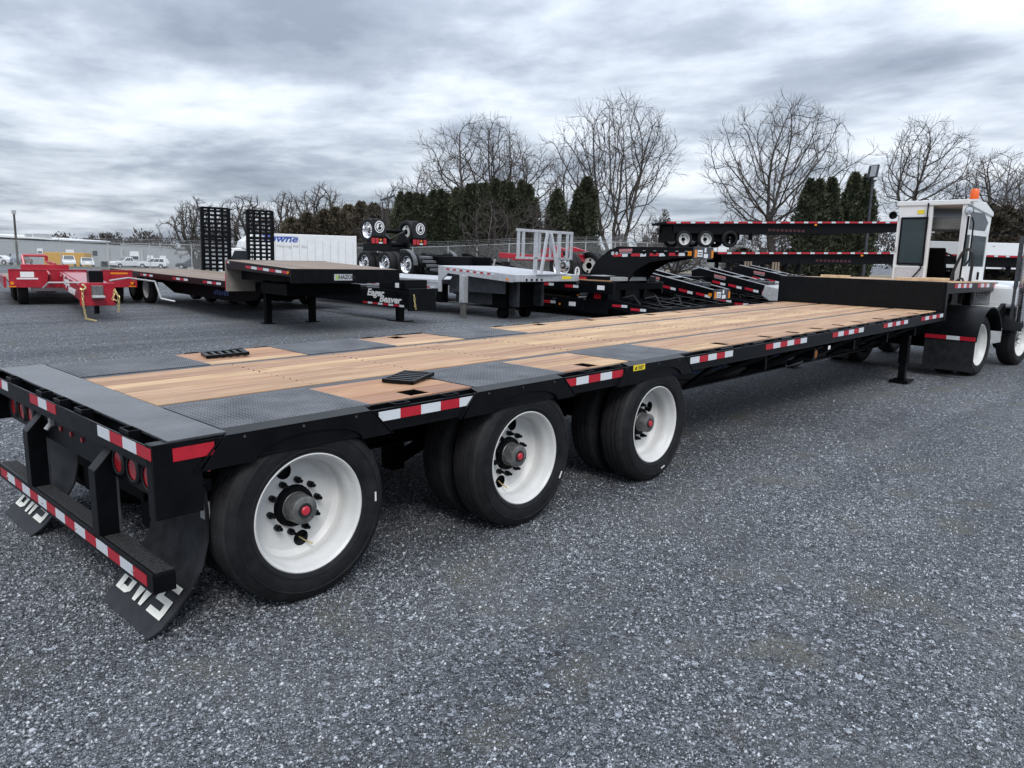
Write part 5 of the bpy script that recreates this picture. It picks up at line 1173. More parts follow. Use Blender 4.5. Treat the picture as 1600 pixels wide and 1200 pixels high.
# ------------------------------------------------------------------ bare trees
PROF = {'vase': ([.10,.30,.55,.72,.88,1.0], [.10,.42,.86,1.0,.70,.12]), 'round': ([.16,.30,.50,.68,.86,1.0], [.25,.80,1.0,.92,.62,.10]),
        'high': ([.34,.46,.62,.78,.92,1.0], [.25,.72,1.0,.92,.55,.10]), 'shrub': ([.0,.2,.5,.8,1.0], [.5,.85,1.0,.75,.2])}
def tubes(P, Q, ra, rb, n):
    D = Q-P; D /= np.linalg.norm(D, axis=1)[:,None]+1e-9
    U = np.where(np.abs(D[:,2:3]) < .9, [[0,0,1.]], [[1.,0,0]]); B_ = np.cross(D, U); B_ /= np.linalg.norm(B_, axis=1)[:,None]; C_ = np.cross(D, B_)
    rings = [Pt+(B_*math.cos(2*PI*i/n)+C_*math.sin(2*PI*i/n))*rr[:,None] for Pt, rr in ((P, ra), (Q, rb)) for i in range(n)]
    k = np.arange(len(P))*2*n
    return np.stack(rings, 1).reshape(-1, 3), np.concatenate([np.stack([k+i, k+n+i, k+n+(i+1)%n, k+(i+1)%n], 1) for i in range(n)])
def bare_tree(name, label, x, y, z, h, R, seed, shape='round', stems=1, na=900, fan=.3, rleaf=.0085, group=None, cat='tree', oval=1.0, hook=None):
    """limbs grow towards points scattered through the crown, then get twigs; girth follows what each limb carries"""
    g = np.random.default_rng(seed)
    tt, ww = PROF[shape]; t = g.uniform(tt[0], 1, na*3); keep = g.random(na*3) < np.interp(t, tt, ww)**1.3+.05; t = t[keep][:na]; n = len(t)
    a = g.uniform(0, 2*PI, n); lob = 1+.26*np.sin(3*a+seed+4*t)+.18*np.sin(5*a+9*t+seed*2)
    rad = R*np.interp(t, tt, ww)*lob*g.random(n)**.5
    A = np.stack([rad*np.cos(a), rad*np.sin(a)*oval, t*h], 1)
    N = [np.array([0,0,-.3])]; Par = [-1]; Dr = [np.array([0,0,1.])]
    st = .42*max(.6, h/14); base = tt[0]*h
    for s in range(stems):
        an = 2*PI*s/stems+g.uniform(-.4,.4); dv = np.array([math.cos(an)*fan*(stems > 1), math.sin(an)*fan*(stems > 1), 1.]); dv /= np.linalg.norm(dv)
        p = 0; q = np.array([0,0,-.1])+dv*[.2,.2,0]
        top_ = base*(1.2 if stems > 1 else .95)+h*.10
        while q[2] < top_:
            dv = dv+g.normal(0,.06,3)+[0,0,.03]; dv /= np.linalg.norm(dv); q = q+dv*st; N.append(q.copy()); Par.append(p); Dr.append(dv.copy()); p = len(N)-1
    nkid = {}; best = np.full(n, 1e9); who = np.zeros(n, int); alive = np.ones(n, bool); new = list(range(len(N)))
    for it in range(70):
        if not alive.any() or not new: break
        NN = np.array([N[q] for q in new]); dd = np.linalg.norm(A[:,None,:]-NN[None], axis=2); m_ = dd.argmin(1); mn = dd[np.arange(n), m_]
        up_ = mn < best; best = np.where(up_, mn, best); who = np.where(up_, np.array(new)[m_], who)
        alive &= best > st*1.25
        ids = np.where(alive)[0]; 
        if not len(ids): break
        acc = {}
        for q in ids: acc.setdefault(int(who[q]), []).append(q)
        new = []
        for nd, qs in acc.items():
            if nkid.get(nd, 0) >= 3:
                alive[qs] = False; continue
            nkid[nd] = nkid.get(nd, 0)+1
            v = A[qs]-N[nd]; v = (v/np.linalg.norm(v, axis=1)[:,None]).mean(0); v = v/(np.linalg.norm(v)+1e-9)+Dr[nd]*.75+g.normal(0,.09,3)+[0,0,.13]; v /= np.linalg.norm(v)
            N.append(N[nd]+v*st); Par.append(nd); Dr.append(v); new.append(len(N)-1)
    # twigs
    nb = len(N); kids = [0]*nb
    for p in Par[1:]: kids[p] += 1
    for q in range(1, nb):
        if N[q][2] < base*1.05: continue
        for _ in range(4 if kids[q] == 0 else (2 if kids[q] == 1 else 1)):
            dv = Dr[q]+g.normal(0,.55,3)*(1 if kids[q] else .7)+[0,0,.22]; dv /= np.linalg.norm(dv); p = q; L_ = g.uniform(.30,.62)*max(.6, h/14)
            for s in range(2):
                N.append(N[p]+dv*L_); Par.append(p); Dr.append(dv.copy()); p = len(N)-1; dv = dv+g.normal(0,.22,3)+[0,0,.10]; dv /= np.linalg.norm(dv)
    N = np.array(N); Par = np.array(Par); w_ = np.zeros(len(N)); w_[:] = 0
    ca = np.zeros(len(N))
    for q in range(len(N)-1, 0, -1):
        if ca[q] == 0: ca[q] = rleaf**2.25
        ca[Par[q]] += ca[q]
    r = np.maximum(ca, rleaf**2.25)**(1/2.25)
    q = np.arange(1, len(N)); P, Q, ra, rb = N[Par[q]], N[q], np.minimum(r[Par[q]], r[q]*1.25), r[q]
    o = thing(name, label, cat, (x, y, z), 0, group); big = rb > .045*max(.5, h/14)
    for nm, sel, sides, m in (('trunk', big, 6, M_bark), ('crown', ~big, 3, M_twig)):
        if sel.any(): V_, F_ = tubes(P[sel], Q[sel], ra[sel], rb[sel], sides); link(nm, fast_mesh(nm, V_, F_), m, o)
    return o
bare_tree('bare_tree', 'tallest bare tree, vase shaped with many upright stems, right of the load rack', 53.44, 36.28, .55, 14.3, 4.9, 11, 'vase', 5, 1500, .30)
bare_tree('bare_tree', 'broad bare tree with a few brown leaves above the stacked flatbeds', 62.8, 26.2, .6, 14.6, 5.9, 4, 'round', 2, 1500, .26)
bare_tree('bare_tree', 'rounded bare tree rising straight behind the white tractor cab', 71.0, 17.6, .6, 13.2, 3.9, 21, 'high', 2, 900, .12)
bare_tree('bare_tree', 'low spreading bare tree right of the orange beacon', 70.9, 11.8, .6, 10.3, 4.6, 8, 'round', 2, 900, .25)
bare_tree('bare_tree', 'bare tree at the right edge above the exhaust stack', 75.3, 9.2, .6, 10.6, 4.2, 14, 'round', 2, 800, .25)
bare_tree('bare_tree', 'gnarled bare tree with far reaching left limbs above the evergreen row', 44.9, 45.5, .0, 12.8, 4.6, 33, 'high', 2, 560, .22)
bare_tree('bare_tree', 'tall bare tree with forked top in the middle of the evergreen row', 47.8, 45.2, .1, 13.5, 2.9, 36, 'high', 2, 520, .16)
bare_tree('bare_tree', 'bare tree with a broken hooked top at the right end of the evergreen row', 46.5, 40.7, .25, 10.6, 3.0, 39, 'high', 2, 380, .20)
bare_tree('bare_tree', 'thin bare tree over the left half of the evergreen row', 44.9, 51.2, -.2, 9.6, 3.4, 41, 'round', 2, 500, .25)
bare_tree('bare_tree', 'bare tree left of the tall upright ramps, beside the pale building', 41.9, 91.2, -1.2, 8.6, 3.9, 43, 'round', 2, 650, .3, .014)
bare_tree('bare_tree', 'bare tree between the two upright ramps', 46.1, 86.8, -1.2, 9.2, 3.9, 45, 'round', 2, 650, .3, .014)
bare_tree('bare_tree', 'bare bushy tree above the roof of the white box truck', 49.7, 83.0, -1.2, 9.6, 3.9, 47, 'round', 3, 650, .3, .014)
bare_tree('bare_tree', 'slim bare tree above the rear of the white box truck', 50.9, 77.4, -1.1, 10.3, 3.2, 49, 'high', 2, 500, .2, .014)
bare_tree('bare_tree', 'small thin bare tree under the left end of the upper flatbed', 59.2, 36.1, .6, 4.8, 2.6, 51, 'round', 3, 300, .3)
bare_tree('bare_tree', 'faint bare tree behind the pair of separate evergreen columns', 52.7, 40.2, .45, 11.0, 3.3, 53, 'round', 2, 500, .25)
bare_tree('bare_tree', 'twiggy bare tree behind the floodlight post left of the evergreen row', 49.4, 61.2, -.6, 9.4, 3.6, 55, 'round', 3, 500, .3)
bare_tree('bare_shrub', 'grey bare shrub on the dry bank below the raised gooseneck', 47.5, 26.6, .6, 2.6, 2.6, 57, 'shrub', 5, 350, .5, .012)
bare_tree('bare_shrub', 'tangled bare brush in front of the evergreen row, above the red lamps', 40.2, 38.2, .1, 5.6, 2.4, 59, 'shrub', 5, 450, .4)
bare_tree('bare_shrub', 'second tangle of bare brush, left of the white load rack', 42.6, 36.2, .2, 5.4, 2.4, 61, 'shrub', 5, 450, .4)
bare_tree('bare_tree', 'dark distant tree above the pale building roof', 61.6, 181, -2.8, 6.8, 5.2, 63, 'round', 4, 350, .4, .045)
bare_tree('bare_tree', 'lower distant tree beside the dark one above the pale building', 66, 176, -2.8, 6.0, 5.0, 65, 'round', 4, 350, .4, .045)

# ------------------------------------------------------------------ evergreens: leaf sprays through the volume of a pointed column
def foliage(n, h, r, seed, shape='column', size=.17):
    g = np.random.default_rng(seed)
    t = g.random(n)**.85; a = g.uniform(0, 2*PI, n)
    if shape == 'column': prof = np.interp(t, [0,.06,.25,.55,.8,.94,1], [.62,.88,1,.92,.66,.30,.03])
    else: prof = np.interp(t, [0,.1,.35,.65,.88,1], [.8,1,1,.86,.5,.08])
    lump = 1+.16*np.sin(a*3+t*9+seed)+.12*np.sin(a*7-t*17+seed*2)+.10*np.sin(t*31+a*2)
    rad = r*prof*lump*(.50+.50*g.random(n)**.45)
    c = np.stack([rad*np.cos(a), rad*np.sin(a), t*h], 1)
    out = np.stack([np.cos(a), np.sin(a), np.full(n, .9)], 1)+g.normal(0,.45,(n,3)); out /= np.linalg.norm(out, axis=1)[:,None]
    sd_ = np.cross(out, g.normal(0,1,(n,3))); sd_ /= np.linalg.norm(sd_, axis=1)[:,None]
    s = size*g.uniform(.6,1.4,(n,1))
    V_ = np.stack([c-sd_*s*.45, c+sd_*s*.45, c+out*s*1.35+sd_*s*.15], 1).reshape(-1,3)
    return V_, np.arange(3*n).reshape(-1,3)
def evergreen_mesh(seed, h, r, n, shape, m, size=.17):
    V_, F_ = foliage(n, h, r, seed, shape, size); me = fast_mesh('crown', V_, F_); me.materials.append(m); return me
def core_mesh(h, r, shape):
    prof = [(.42,0),(.60,.1),(.66,.3),(.58,.6),(.36,.82),(.03,.97)]
    b = MB(); n = 9
    for q, t in prof: b.v += [(r*q*math.cos(2*PI*i/n), r*q*math.sin(2*PI*i/n), t*h) for i in range(n)]
    for k in range(len(prof)-1): b.f += [(k*n+i, k*n+(i+1)%n, (k+1)*n+(i+1)%n, (k+1)*n+i) for i in range(n)]
    me = bpy.data.meshes.new('inner_growth'); me.from_pydata(b.v, [], b.f); return me
variants = []
for k in range(5):
    me = evergreen_mesh(70+k, 6.6, .82+.05*(k%3), 5200, 'column', M_arb); cm = core_mesh(6.6, .80, 'column'); cm.materials.append(M_arb); variants.append((me, cm))
trunk_me = None
def evergreen(label, x, y, z, h, k, name='arborvitae', group='evergreens behind the fence', wide=1.0, vs_=variants, hh=6.6):
    global trunk_me
    o = thing(name, label, 'evergreen', (x, y, z), k*1.7, group); s = h/hh
    for nm, me in zip(('crown', 'inner_growth'), vs_[k % len(vs_)]):
        c = link(nm, me, None, o); c.scale = (wide, wide, s)
    if trunk_me is None: t = MB().cyl((0,0,-.3),(0,0,1.0),.12,7,.09).build('trunk', M_bark, o); trunk_me = t.data
    else: link('trunk', trunk_me, None, o)
row = [(36.97,44.87,-.22,6.4),(37.42,44.4,-.2,6.4),(37.8,43.99,-.17,6.3),(38.14,43.63,-.15,6.2),(38.69,43.05,-.11,6.5),(39.11,42.61,-.07,6.5),(39.42,42.28,-.05,6.2),(39.93,41.73,-.01,6.6),(40.28,41.37,.02,6.5),(40.59,41.04,.04,6.85),(40.83,40.79,.06,6.9),(41.21,40.38,.09,6.9),(41.48,40.09,.12,6.9),(42.0,39.55,.16,7.2),(42.44,39.07,.2,7.0),(42.79,38.71,.23,6.9),(43.37,38.09,.27,7.05),(43.75,37.69,.3,6.7)]
for i, (x, y, z, h) in enumerate(row):
    evergreen(ORD[i]+' narrow evergreen from the left in the dense row behind the fence', x, y, z, h, i, wide=.95+.1*((i*7)%4)/3)
evergreen('lone evergreen column just right of the dense row, with a twin tip', 45.27, 36.08, .41, 6.3, 2, wide=1.05)
evergreen('low evergreen bush at the foot of the lone column', 44.96, 36.41, .39, 3.0, 3, wide=.9)
evergreen('taller lone evergreen column, left of the tallest bare tree', 46.81, 34.44, .5, 7.2, 1, wide=1.2)
evergreen('lower shoulder evergreen growing against the taller lone column', 46.4, 34.9, .5, 6.3, 4, wide=.9)
for i, (x, y, z, h) in enumerate(((56.66,21.06,.6,7.2),(57.12,20.57,.6,7.15),(57.75,19.9,.6,7.3),(58.89,18.7,.6,7.7),(59.52,18.03,.6,7.6))):
    evergreen(ORD[i]+' evergreen from the left in the group above the stacked flatbeds', x, y, z, h, i+1, wide=1.15, group='evergreens above the stacked flatbeds')
hv = []
for k in range(4):
    me = evergreen_mesh(90+k, 7.0, 1.75, 4200, 'bush', M_hedge, .26); cm = core_mesh(7.0, 1.6, 'bush'); cm.materials.append(M_hedge); hv.append((me, cm))
for i, (x, y, z, h) in enumerate(((44.6,73.6,-.92,5.9),(45.9,72.3,-.92,6.4),(47.14,70.98,-.92,6.8),(47.97,70.1,-.92,7.1),(48.94,69.07,-.9,7.4),(49.92,68.03,-.86,7.7),(50.89,67.0,-.82,7.5),(51.77,66.07,-.77,6.9),(52.6,65.2,-.7,6.6))):
    evergreen(ORD[i]+' brownish evergreen from the left, in the hedge behind the box truck', x, y, z, h, i, 'hedge_evergreen', 'brown hedge behind the box truck', 1.0, hv, 7.0)
for i, (x, y, z, h) in enumerate(((67.0,13.2,.6,5.0),(67.57,12.45,.6,5.4),(68.25,11.72,.6,5.8),(69.11,10.81,.6,5.7),(69.8,10.08,.6,5.5),(70.49,9.35,.6,5.6),(71.4,8.4,.6,5.6))):
    evergreen(ORD[i]+' brownish evergreen from the left, in the hedge right of the cab', x, y, z, h, i, 'hedge_evergreen', 'brown hedge behind the tractor', 1.1, hv, 7.0)
for i, (x, y) in enumerate(((55.2,25.5),(58.0,22.6),(59.6,20.4))):
    evergreen(ORD[i]+' low brown bush from the left, under the lower stacked flatbed', x, y, .5, 2.2, i, 'low_bush', 'low bushes under the flatbeds', .8, hv, 7.0)

# ------------------------------------------------------------------ chain link fence
FP = [(15.8,82.06,-.5),(18.8,77.4,-.47),(21.4,73.18,-.45),(23.91,69.04,-.44),(25.99,65.36,-.43),(28.0,61.75,-.42),(30.12,58.03,-.41),(32.34,54.2,-.4),(34.11,49.38,-.37),(35.73,46.18,-.29),(36.98,43.39,-.17),(38.16,40.66,-.03),(38.95,38.35,.1),(39.85,35.92,.24),(42.2,33.43,.42),(43.68,31.87,.51),(45.15,30.3,.57),(47.62,29.17,.6),(50.14,27.97,.6),(53.05,26.36,.6),(56.04,24.67,.6)]
fe = thing('chain_link_fence', 'long chain link fence with angled barbed wire arms across the back of the yard', 'fence', (FP[0][0], FP[0][1], 0))
FH = 2.25
def rel(p, dz): return (p[0]-FP[0][0], p[1]-FP[0][1], p[2]+dz)
def wire_mat():
    m = bpy.data.materials.new('chain_link_wire'); m.use_nodes = True; t = m.node_tree; K = t.links; b = t.nodes['Principled BSDF']
    b.inputs['Base Color'].default_value = (.36,.37,.37,1); b.inputs['Roughness'].default_value = .5
    uv = t.nodes.new('ShaderNodeTexCoord'); s_ = t.nodes.new('ShaderNodeSeparateXYZ'); K.new(uv.outputs['UV'], s_.inputs[0])
    def ma(op, a, c=None):
        n = t.nodes.new('ShaderNodeMath'); n.operation = op
        for i, v in enumerate((a, c)):
            if v is None: continue
            if isinstance(v, (int, float)): n.inputs[i].default_value = v
            else: K.new(v, n.inputs[i])
        return n.outputs[0]
    def line(v): return ma('LESS_THAN', ma('ABSOLUTE', ma('SUBTRACT', ma('FRACT', ma('DIVIDE', v, .07)), .5)), .055)
    a = ma('MAXIMUM', line(ma('ADD', s_.outputs[0], s_.outputs[1])), line(ma('SUBTRACT', s_.outputs[0], s_.outputs[1])))
    K.new(a, b.inputs['Alpha']); return m
M_wire = wire_mat()
post_me = None
for i, p in enumerate(FP):
    if post_me is None:
        o = MB().cyl((0,0,-.4),(0,0,FH+.05),.042,8).build('post', M_zinc, fe); post_me = o.data
        a_ = MB().tube([(0,0,FH),(-.22,-.22,FH+.36)], .022, 6).build('barb_arm', M_zinc, o); arm_me = a_.data
    else: o = link('post', post_me, None, fe); a_ = link('barb_arm', arm_me, None, o)
    o.location = rel(p, 0)
    if i:
        q = FP[i-1]
        MB().cyl(rel(q, FH), rel(p, FH), .030, 6).build('top_rail', M_zinc, fe)
        for k in range(3):
            f_ = .12*(k+1); MB().cyl((rel(q,0)[0]-.22*(k+1)/3, rel(q,0)[1]-.22*(k+1)/3, q[2]+FH+f_), (rel(p,0)[0]-.22*(k+1)/3, rel(p,0)[1]-.22*(k+1)/3, p[2]+FH+f_), .006, 4).build('barbed_wire', M_zinc, fe)
        L_ = math.hypot(p[0]-q[0], p[1]-q[1])
        me = bpy.data.meshes.new('wire_mesh'); me.from_pydata([rel(q,.0), rel(p,.0), rel(p,FH), rel(q,FH)], [], [(0,1,2,3)])
        u = me.uv_layers.new(); 
        for k, c in enumerate(((0,0),(L_,0),(L_,FH),(0,FH))): u.data[k].uv = c
        link('wire_mesh', me, M_wire, fe)

# ------------------------------------------------------------------ buildings, container, poles
W0, W1 = Vector((36.0, 180.0)), Vector((69.5, 142.5)); bd = (W1-W0); bl = bd.length; ba = math.atan2(bd.y, bd.x)
bw = thing('metal_warehouse', 'long low grey metal warehouse with dark roof edge beyond the parked cars', 'building', (W0.x, W0.y, -2.8), ba)
hl = lambda x: 5.5-1.35*x/bl
for k in range(25):
    a = bl*k/25; b = bl*(k+1)/25
    MB().prism([(a+.01,0),(b-.01,0),(b-.01,hl(b)-.25),(a+.01,hl(a)-.25)], 'y', 0, .15).build('wall_panel', M_gravelwall, bw)
MB().box(0,bl,.15,14,0,3.8).build('building_core', M_gravelwall, bw)
MB().prism([(-.2,hl(0)-.28),(bl*.62,hl(bl*.62)-.28),(bl*.62,hl(bl*.62)-.08),(-.2,hl(0)-.0)], 'y', -.12, .1).build('dark_fascia', M_blackflat, bw)
MB().prism([(bl*.62,hl(bl*.62)-.28),(bl+.1,hl(bl)-.28),(bl+.1,hl(bl)-.16),(bl*.62,hl(bl*.62)-.12)], 'y', -.1, .1).build('roof_trim', M_zinc, bw)
MB().prism([(-.2,hl(0)),(bl*.45,hl(bl*.45)),(bl*.45,hl(bl*.45)+.2),(-.2,hl(0)+.5)], 'y', .3, 12).build('roof', M_label, bw)
for x, wd_, hh_ in ((13.6,2.6,1.0),(11.9,.4,.9)): MB().box(x,x+wd_,.6,2.4,hl(x)-.1,hl(x)+hh_).build('roof_unit', M_zinc, bw)
for x, wd_, z, hh_, mm in ((14.6,1.1,2.3,1.0,M_label),(20.3,1.6,1.7,1.5,M_label),(25.6,.9,2.2,.9,M_ink),(33.0,1.8,1.5,1.7,M_label),(36.4,1.2,1.4,1.1,M_label),(38.9,1.2,1.4,1.1,M_label),(9.0,.5,1.7,.4,M_ink),(42.8,.3,2.2,.3,M_ink)):
    f_ = MB().box(x,x+wd_,-.08,0,z,z+hh_).build('window', mm, bw); MB().box(x+.15,x+wd_-.15,-.10,-.081,z+.12,z+hh_*.45).build('pane', M_carglass, f_)
for x in (28.5, 31.2, 35.2): MB().box(x,x+.5,-.25,0,.5,3.6).build('duct', M_zinc, bw)
MB().box(27.2,40.5,-1.6,0,1.15,1.3).build('dock_canopy', M_gravelwall, bw); MB().box(27.2,29.5,-.06,0,0,1.1).build('dock_door', M_ink, bw)
yc_ = thing('yellow_container', 'yellow box container standing before the grey warehouse behind two white cars', 'container', (42.2, 141.5, -2.35), math.atan2(-.70,.71))
MB().box(-2.8,3.9,-1.2,1.2,.15,2.45).build('box', mat('yellow_paint', (.55,.29,.02), .5, 0, .06), yc_, bevel=.03)
for k in range(11): MB().box(-2.7+.6*k,-2.4+.6*k,-1.24,-1.2,.2,2.4).build('rib', bpy.data.materials['yellow_paint'], yc_)
for x in (-2.78, 3.75): MB().box(x,x+.1,-1.23,-1.17,.1,2.5).build('corner_post', bpy.data.materials['yellow_paint'], yc_)
up_ = thing('utility_pole', 'thin dark utility pole rising above the far left end of the warehouse', 'pole', (28.14,113.23,-1.4)); MB().cyl((0,0,0),(0,0,6.9),.16,8,.12).build('shaft', M_bark, up_); MB().box(-.22,.22,-.15,.15,6.6,7.1).build('transformer', M_zinc, up_)
lp = thing('floodlight_pole', 'tall pole with two square floodlights above the evergreens beside the cab', 'pole', (57.7,17.0,.6), R_(-47))
MB().cyl((0,0,0),(0,0,7.0),.11,10,.08).build('shaft', M_rail, lp); MB().beam((0,-.5,7.0),(0,.5,7.0),.10,.10).build('cross_arm', M_rail, lp)
for y, rz in ((-.38,.25),(.38,-.5)):
    f_ = MB().box(-.10,.06,-.36,.36,-.45,.45).build('floodlight', M_rail, lp, bevel=.03); f_.location = (-.1,y,7.65); f_.rotation_euler = (0, R_(8), rz)
    MB().box(-.115,-.101,-.30,.30,-.38,.38).build('lens', M_zinc, f_); MB().cyl((0,0,-.65),(0,0,-.4),.05,8).build('stem', M_rail, f_)
fl_ = thing('floodlight_post', 'short dark post with a tilted floodlight left of the evergreen row', 'pole', (45.3,58.15,-.53)); MB().cyl((0,0,0),(0,0,6.9),.08,8).build('shaft', M_bark, fl_); MB().beam((-.1,.1,7.1),(.9,-.8,7.6),.40,.16).build('lamp_head', M_rail, fl_)

# ------------------------------------------------------------------ parked cars and the box truck
PA = {n: mat(n, c, .3, 0, .05, 2, coat=.4) for n, c in (('white_car_paint',(.66,.67,.68)),('silver_car_paint',(.34,.35,.36)),('dark_car_paint',(.03,.035,.05)),('bluegrey_car_paint',(.16,.19,.25)))}
CW = None
def car(name, label, x, y, z, rz, paint, kind='suv', cat='car', group=None, s=1.0):
    global CW
    o = thing(name, label, cat, (x, y, z), rz, group); o.scale = (s, s, s); w_ = .90
    if kind == 'suv': body = [(-2.35,.42),(-2.38,.95),(-2.2,1.02),(1.0,1.04),(2.1,.92),(2.32,.70),(2.35,.38)]; cabin = [(-2.25,1.02),(-2.0,1.66),(.15,1.68),(1.0,1.04)]; wn_ = [(-2.02,1.10),(-1.86,1.56),(.08,1.58),(.72,1.10)]
    elif kind == 'pickup': body = [(-2.8,.55),(-2.82,1.12),(1.1,1.14),(2.5,1.06),(2.72,.85),(2.72,.45)]; cabin = [(-.75,1.12),(-.55,1.78),(.45,1.78),(1.2,1.12)]; wn_ = [(-.60,1.2),(-.45,1.66),(.40,1.66),(.95,1.2)]
    else: body = [(-2.3,.35),(-2.32,.85),(-1.6,.95),(1.0,.93),(2.1,.78),(2.28,.58),(2.3,.32)]; cabin = [(-1.75,.93),(-.95,1.40),(.15,1.42),(1.1,.92)]; wn_ = [(-1.45,.98),(-.88,1.33),(.10,1.34),(.80,.98)]
    xs_ = (1.45, -1.45) if kind != 'pickup' else (1.75, -1.7)
    arch = []
    for xc in xs_:
        arch += [(xc+.40*math.cos(R_(t)), .36+.40*math.sin(R_(t))) for t in range(0, 181, 30)]
    b_ = MB().prism(body+arch, 'y', -w_, w_).build('body', paint, o, bevel=.05, smooth=True)
    c_ = MB(); n = len(cabin)
    c_.v = [(x_, -w_+.03+.13*(z_ > 1.2), z_) for x_, z_ in cabin]+[(x_, w_-.03-.13*(z_ > 1.2), z_) for x_, z_ in cabin]
    c_.f = [tuple(range(n)), tuple(range(2*n-1,n-1,-1))]+[(i,(i+1)%n,(i+1)%n+n,i+n) for i in range(n)]
    c_.build('cabin', paint, o, bevel=.03)
    for sy in (-1, 1):
        m = MB(); k = len(wn_); xm = [(wn_[0][0]+wn_[3][0])/2-.1]
        for a0, a1 in ((0.02,.30),(.34,.64),(.68,.98)):
            L0 = lambda t: (wn_[0][0]+(wn_[3][0]-wn_[0][0])*t, wn_[0][1]); L1_ = lambda t: (wn_[1][0]+(wn_[2][0]-wn_[1][0])*t, wn_[1][1])
            q = [L0(a0), L0(a1), L1_(a1), L1_(a0)]
            yy = lambda z_: sy*(w_-.02-.13*max(0,min(1,(z_-cabin[0][1])/(cabin[1][1]-cabin[0][1])))+.004)
            m.add([(x_, yy(z_), z_) for x_, z_ in q], [(0,1,2,3)])
        m.build('side_window', M_carglass, o, kind='stuff')
        MB().box(1.9 if kind != 'pickup' else 2.3, 2.2 if kind != 'pickup' else 2.66, sy*.55-.2, sy*.55+.2, .62 if kind != 'pickup' else .80, .78 if kind != 'pickup' else .98).build('headlight', M_zinc, o)
    (a0, b0), (a1, b1) = cabin[3], cabin[2]
    MB().add([(a0-.08,-.74,b0+.05),(a0-.08,.74,b0+.05),(a1+.02,.64,b1-.06),(a1+.02,-.64,b1-.06)], [(0,1,2,3)]).build('windscreen', M_carglass, o).location = (.035, 0, .03)
    for xc in xs_:
        for sy in (-1, 1):
            if CW is None:
                wt = MB().lathe([(0,-.10),(.20,-.09),(.21,-.11),(.335,-.10),(.345,-.06),(.345,.08),(.2,.1)], 20).build('wheel', M_hose, o, smooth=True); CW = wt.data
                rm = MB().lathe([(0,-.112),(.19,-.105),(.20,-.095)], 16).build('rim', M_alu, wt); CR = rm.data; globals()['CR'] = CR
            else: wt = link('wheel', CW, None, o); link('rim', globals()['CR'], None, wt)
            wt.location = (xc, sy*(w_-.08), .345); wt.rotation_euler = (0, 0, 0 if sy < 0 else PI)
    return o
yw_ = lambda a: R_(a)
car('parked_suv', 'white sport utility car parked side on before the grey warehouse', 51.1, 127.3, -2.08, yw_(138), PA['white_car_paint'], 'suv', group='parked cars')
car('parked_pickup', 'white pickup truck parked just left of the white sport utility car', 48.7, 132.0, -2.14, yw_(190), PA['white_car_paint'], 'pickup', group='parked cars')
car('parked_car', 'dark low car parked right of the white sport utility car', 52.4, 115.5, -1.86, yw_(138), PA['dark_car_paint'], 'sedan', group='parked cars', s=1.05)
car('parked_car', 'dark car behind the white sport utility car, nearer the upright ramps', 54.6, 121.0, -1.95, yw_(150), PA['dark_car_paint'], 'suv', group='parked cars')
car('parked_car', 'white car facing the yard in front of the left end of the yellow container', 39.5, 130.7, -1.91, yw_(-105), PA['white_car_paint'], 'suv', group='parked cars')
car('parked_car', 'low white car facing the yard in front of the right end of the yellow container', 40.9, 127.0, -1.86, yw_(-105), PA['white_car_paint'], 'sedan', group='parked cars')
car('parked_pickup', 'blue grey pickup seen from behind, left of the yellow container', 33.0, 130.3, -1.77, yw_(60), PA['bluegrey_car_paint'], 'suv', group='parked cars')
car('parked_car', 'white car cut off by the left edge of the picture', 31.2, 136.0, -1.85, yw_(135), PA['white_car_paint'], 'sedan', group='parked cars')
car('parked_car', 'silver car on the dry bank under the left end of the lower flatbed', 66.2, 31.8, .6, yw_(-47), PA['silver_car_paint'], 'suv', group='silver cars behind the flatbeds', s=1.1)
car('parked_car', 'silver car seen between the black legs of the lower flatbed', 66.8, 27.4, .6, yw_(133), PA['silver_car_paint'], 'sedan', group='silver cars behind the flatbeds', s=1.1)
# box truck
bt = thing('box_truck', 'white box truck with blue lettering on its long cargo box, beyond the upright ramps', 'truck', (29.8, 41.2, -.62), math.atan2(2.33, -6.29))
MB().box(0,6.6,-1.25,1.25,.95,3.28).build('cargo_box', M_truckwhite, bt, bevel=.03)
for k in range(13): MB().box(.2+.5*k,.22+.5*k,1.25,1.258,1.0,2.9).build('box_seam', M_zinc, bt)
MB().box(-.02,.03,-1.26,1.26,.95,3.30).build('rear_frame', M_truckwhite, bt)
MB().prism([(6.6,2.1),(7.3,2.35),(7.2,2.75),(6.6,3.2)], 'y', -1.2, 1.2).build('air_deflector', M_truckwhite, bt, bevel=.06)
MB().prism([(6.65,.6),(8.5,.6),(8.55,1.25),(8.2,1.45),(7.75,2.3),(6.65,2.35)], 'y', -1.1, 1.1).build('cab', M_truckwhite, bt, bevel=.06)
for y in (-1.105, 1.101): MB().prism([(6.95,1.45),(8.0,1.45),(7.68,2.15),(6.95,2.15)], 'y', y, y+.004).build('side_window', M_carglass, bt)
MB().add([(8.2,-.95,1.5),(8.2,.95,1.5),(7.8,.9,2.25),(7.8,-.9,2.25)], [(0,1,2,3)]).build('windscreen', M_carglass, bt)
MB().box(.2,6.6,-.5,.5,.55,.95).build('frame', M_blackflat, bt)
for x in (1.6, 7.6):
    for y in (-.95,.95): small_wheel(bt, (x,y,.48), 'white', 1.0, y > 0)
MB().box(7.9,8.05,1.1,1.35,1.4,1.9).build('mirror', M_ink, bt)
text('blue_lettering', 'Towne', .60, mat('blue_print', (.03,.08,.36), .5), bt, (5.0, 1.262, 2.95), (PI/2, 0, PI), .3, .012, sx=1.35)
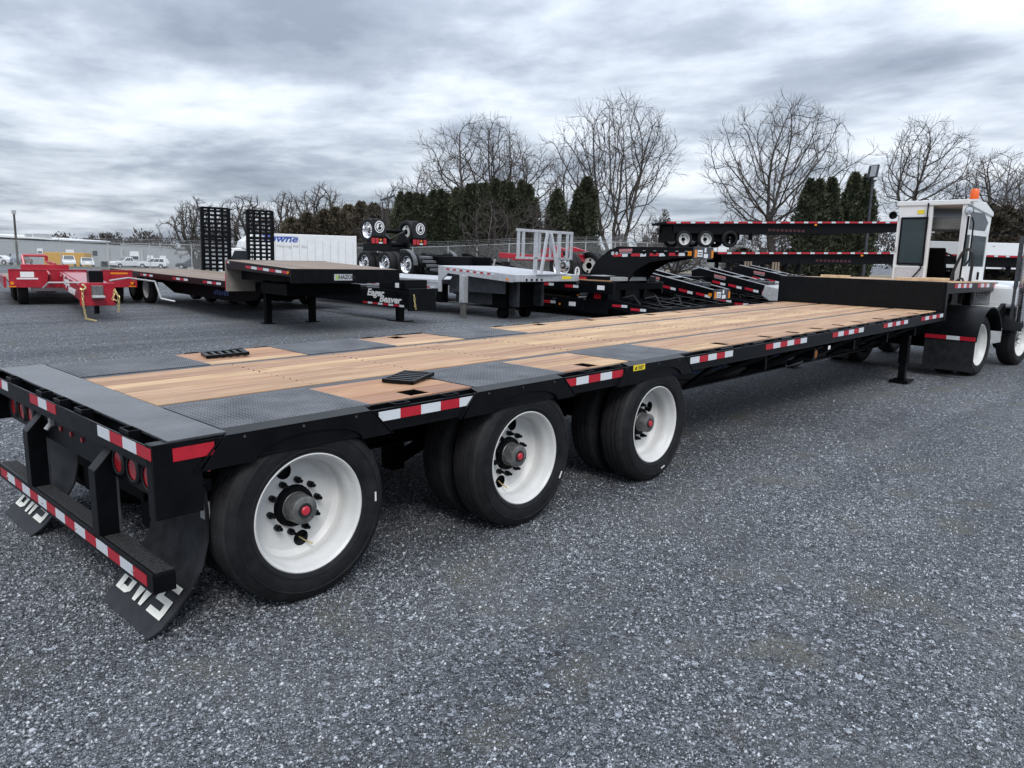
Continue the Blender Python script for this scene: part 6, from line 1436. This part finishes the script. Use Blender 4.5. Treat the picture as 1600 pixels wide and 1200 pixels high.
MB().prism([(4.1,3.12),(3.7,3.10),(4.5,3.03),(5.9,3.03),(5.9,3.09)], 'y', 1.2585, 1.264).build('blue_swoosh', bpy.data.materials['blue_print'], bt)
for bd_, xx in (('Moving', 4.7), ('PA', 3.95), ('Inc', 3.4)): text('small_lettering', bd_, .26, M_zinc, bt, (xx, 1.262, 2.50), (PI/2, 0, PI), .1, .0, sx=1.2)
# pale van bodies behind the hedge gap beside the cab
vb = thing('white_semi_trailer', 'pale grey box trailer parked low behind the yard tractor cab', 'trailer', (62.0, 14.8, .6), R_(-47))
MB().box(0,13,0,2.5,1.0,2.95).build('cargo_box', M_label, vb, bevel=.03); MB().box(.3,12,.5,2,.6,1.0).build('frame', M_blackflat, vb)
for x in (1.5, 2.8): 
    for y in (.2,2.3): small_wheel(vb, (x,y,.5), 'white', 1.0, y > 1)



# far-off woods closing the horizon
def woods(x0, y0, x1, y1, n, h):
    g = np.random.default_rng(9); t = g.random(n); X = x0+(x1-x0)*t; Y = y0+(y1-y0)*t
    hh = h*(.55+.3*np.sin(t*37)+.25*np.sin(t*91+1)+.2*np.sin(t*173)); Z0 = np.array([terrain(a, b_) for a, b_ in zip(X, Y)])
    Zc = Z0+np.clip(hh, h*.25, None)*g.random(n)**.7
    nr = np.array([-(y1-y0), (x1-x0)])/math.hypot(x1-x0, y1-y0); dp = g.uniform(0, 14, n)
    c = np.stack([X+nr[0]*dp, Y+nr[1]*dp, Zc], 1); A = g.normal(0, 1, (n,3)); B_ = g.normal(0, 1, (n,3)); s = g.uniform(.22,.62,(n,1))
    return np.stack([c+A*s*.5, c+B_*s*.5, c-(A+B_)*s*.4+[0,0,.5]], 1).reshape(-1,3)
WV = np.vstack([woods(85, 230, -60, 330, 26000, 7), woods(150, 175, 85, 230, 22000, 8), woods(230, 40, 150, 175, 26000, 11), woods(250, -120, 230, 40, 18000, 11)])
link('distant_woods', fast_mesh('distant_woods', WV, np.arange(len(WV)).reshape(-1,3)), leafy('distant_twigs', (.055,.050,.046), (.11,.10,.09)), kind='stuff')
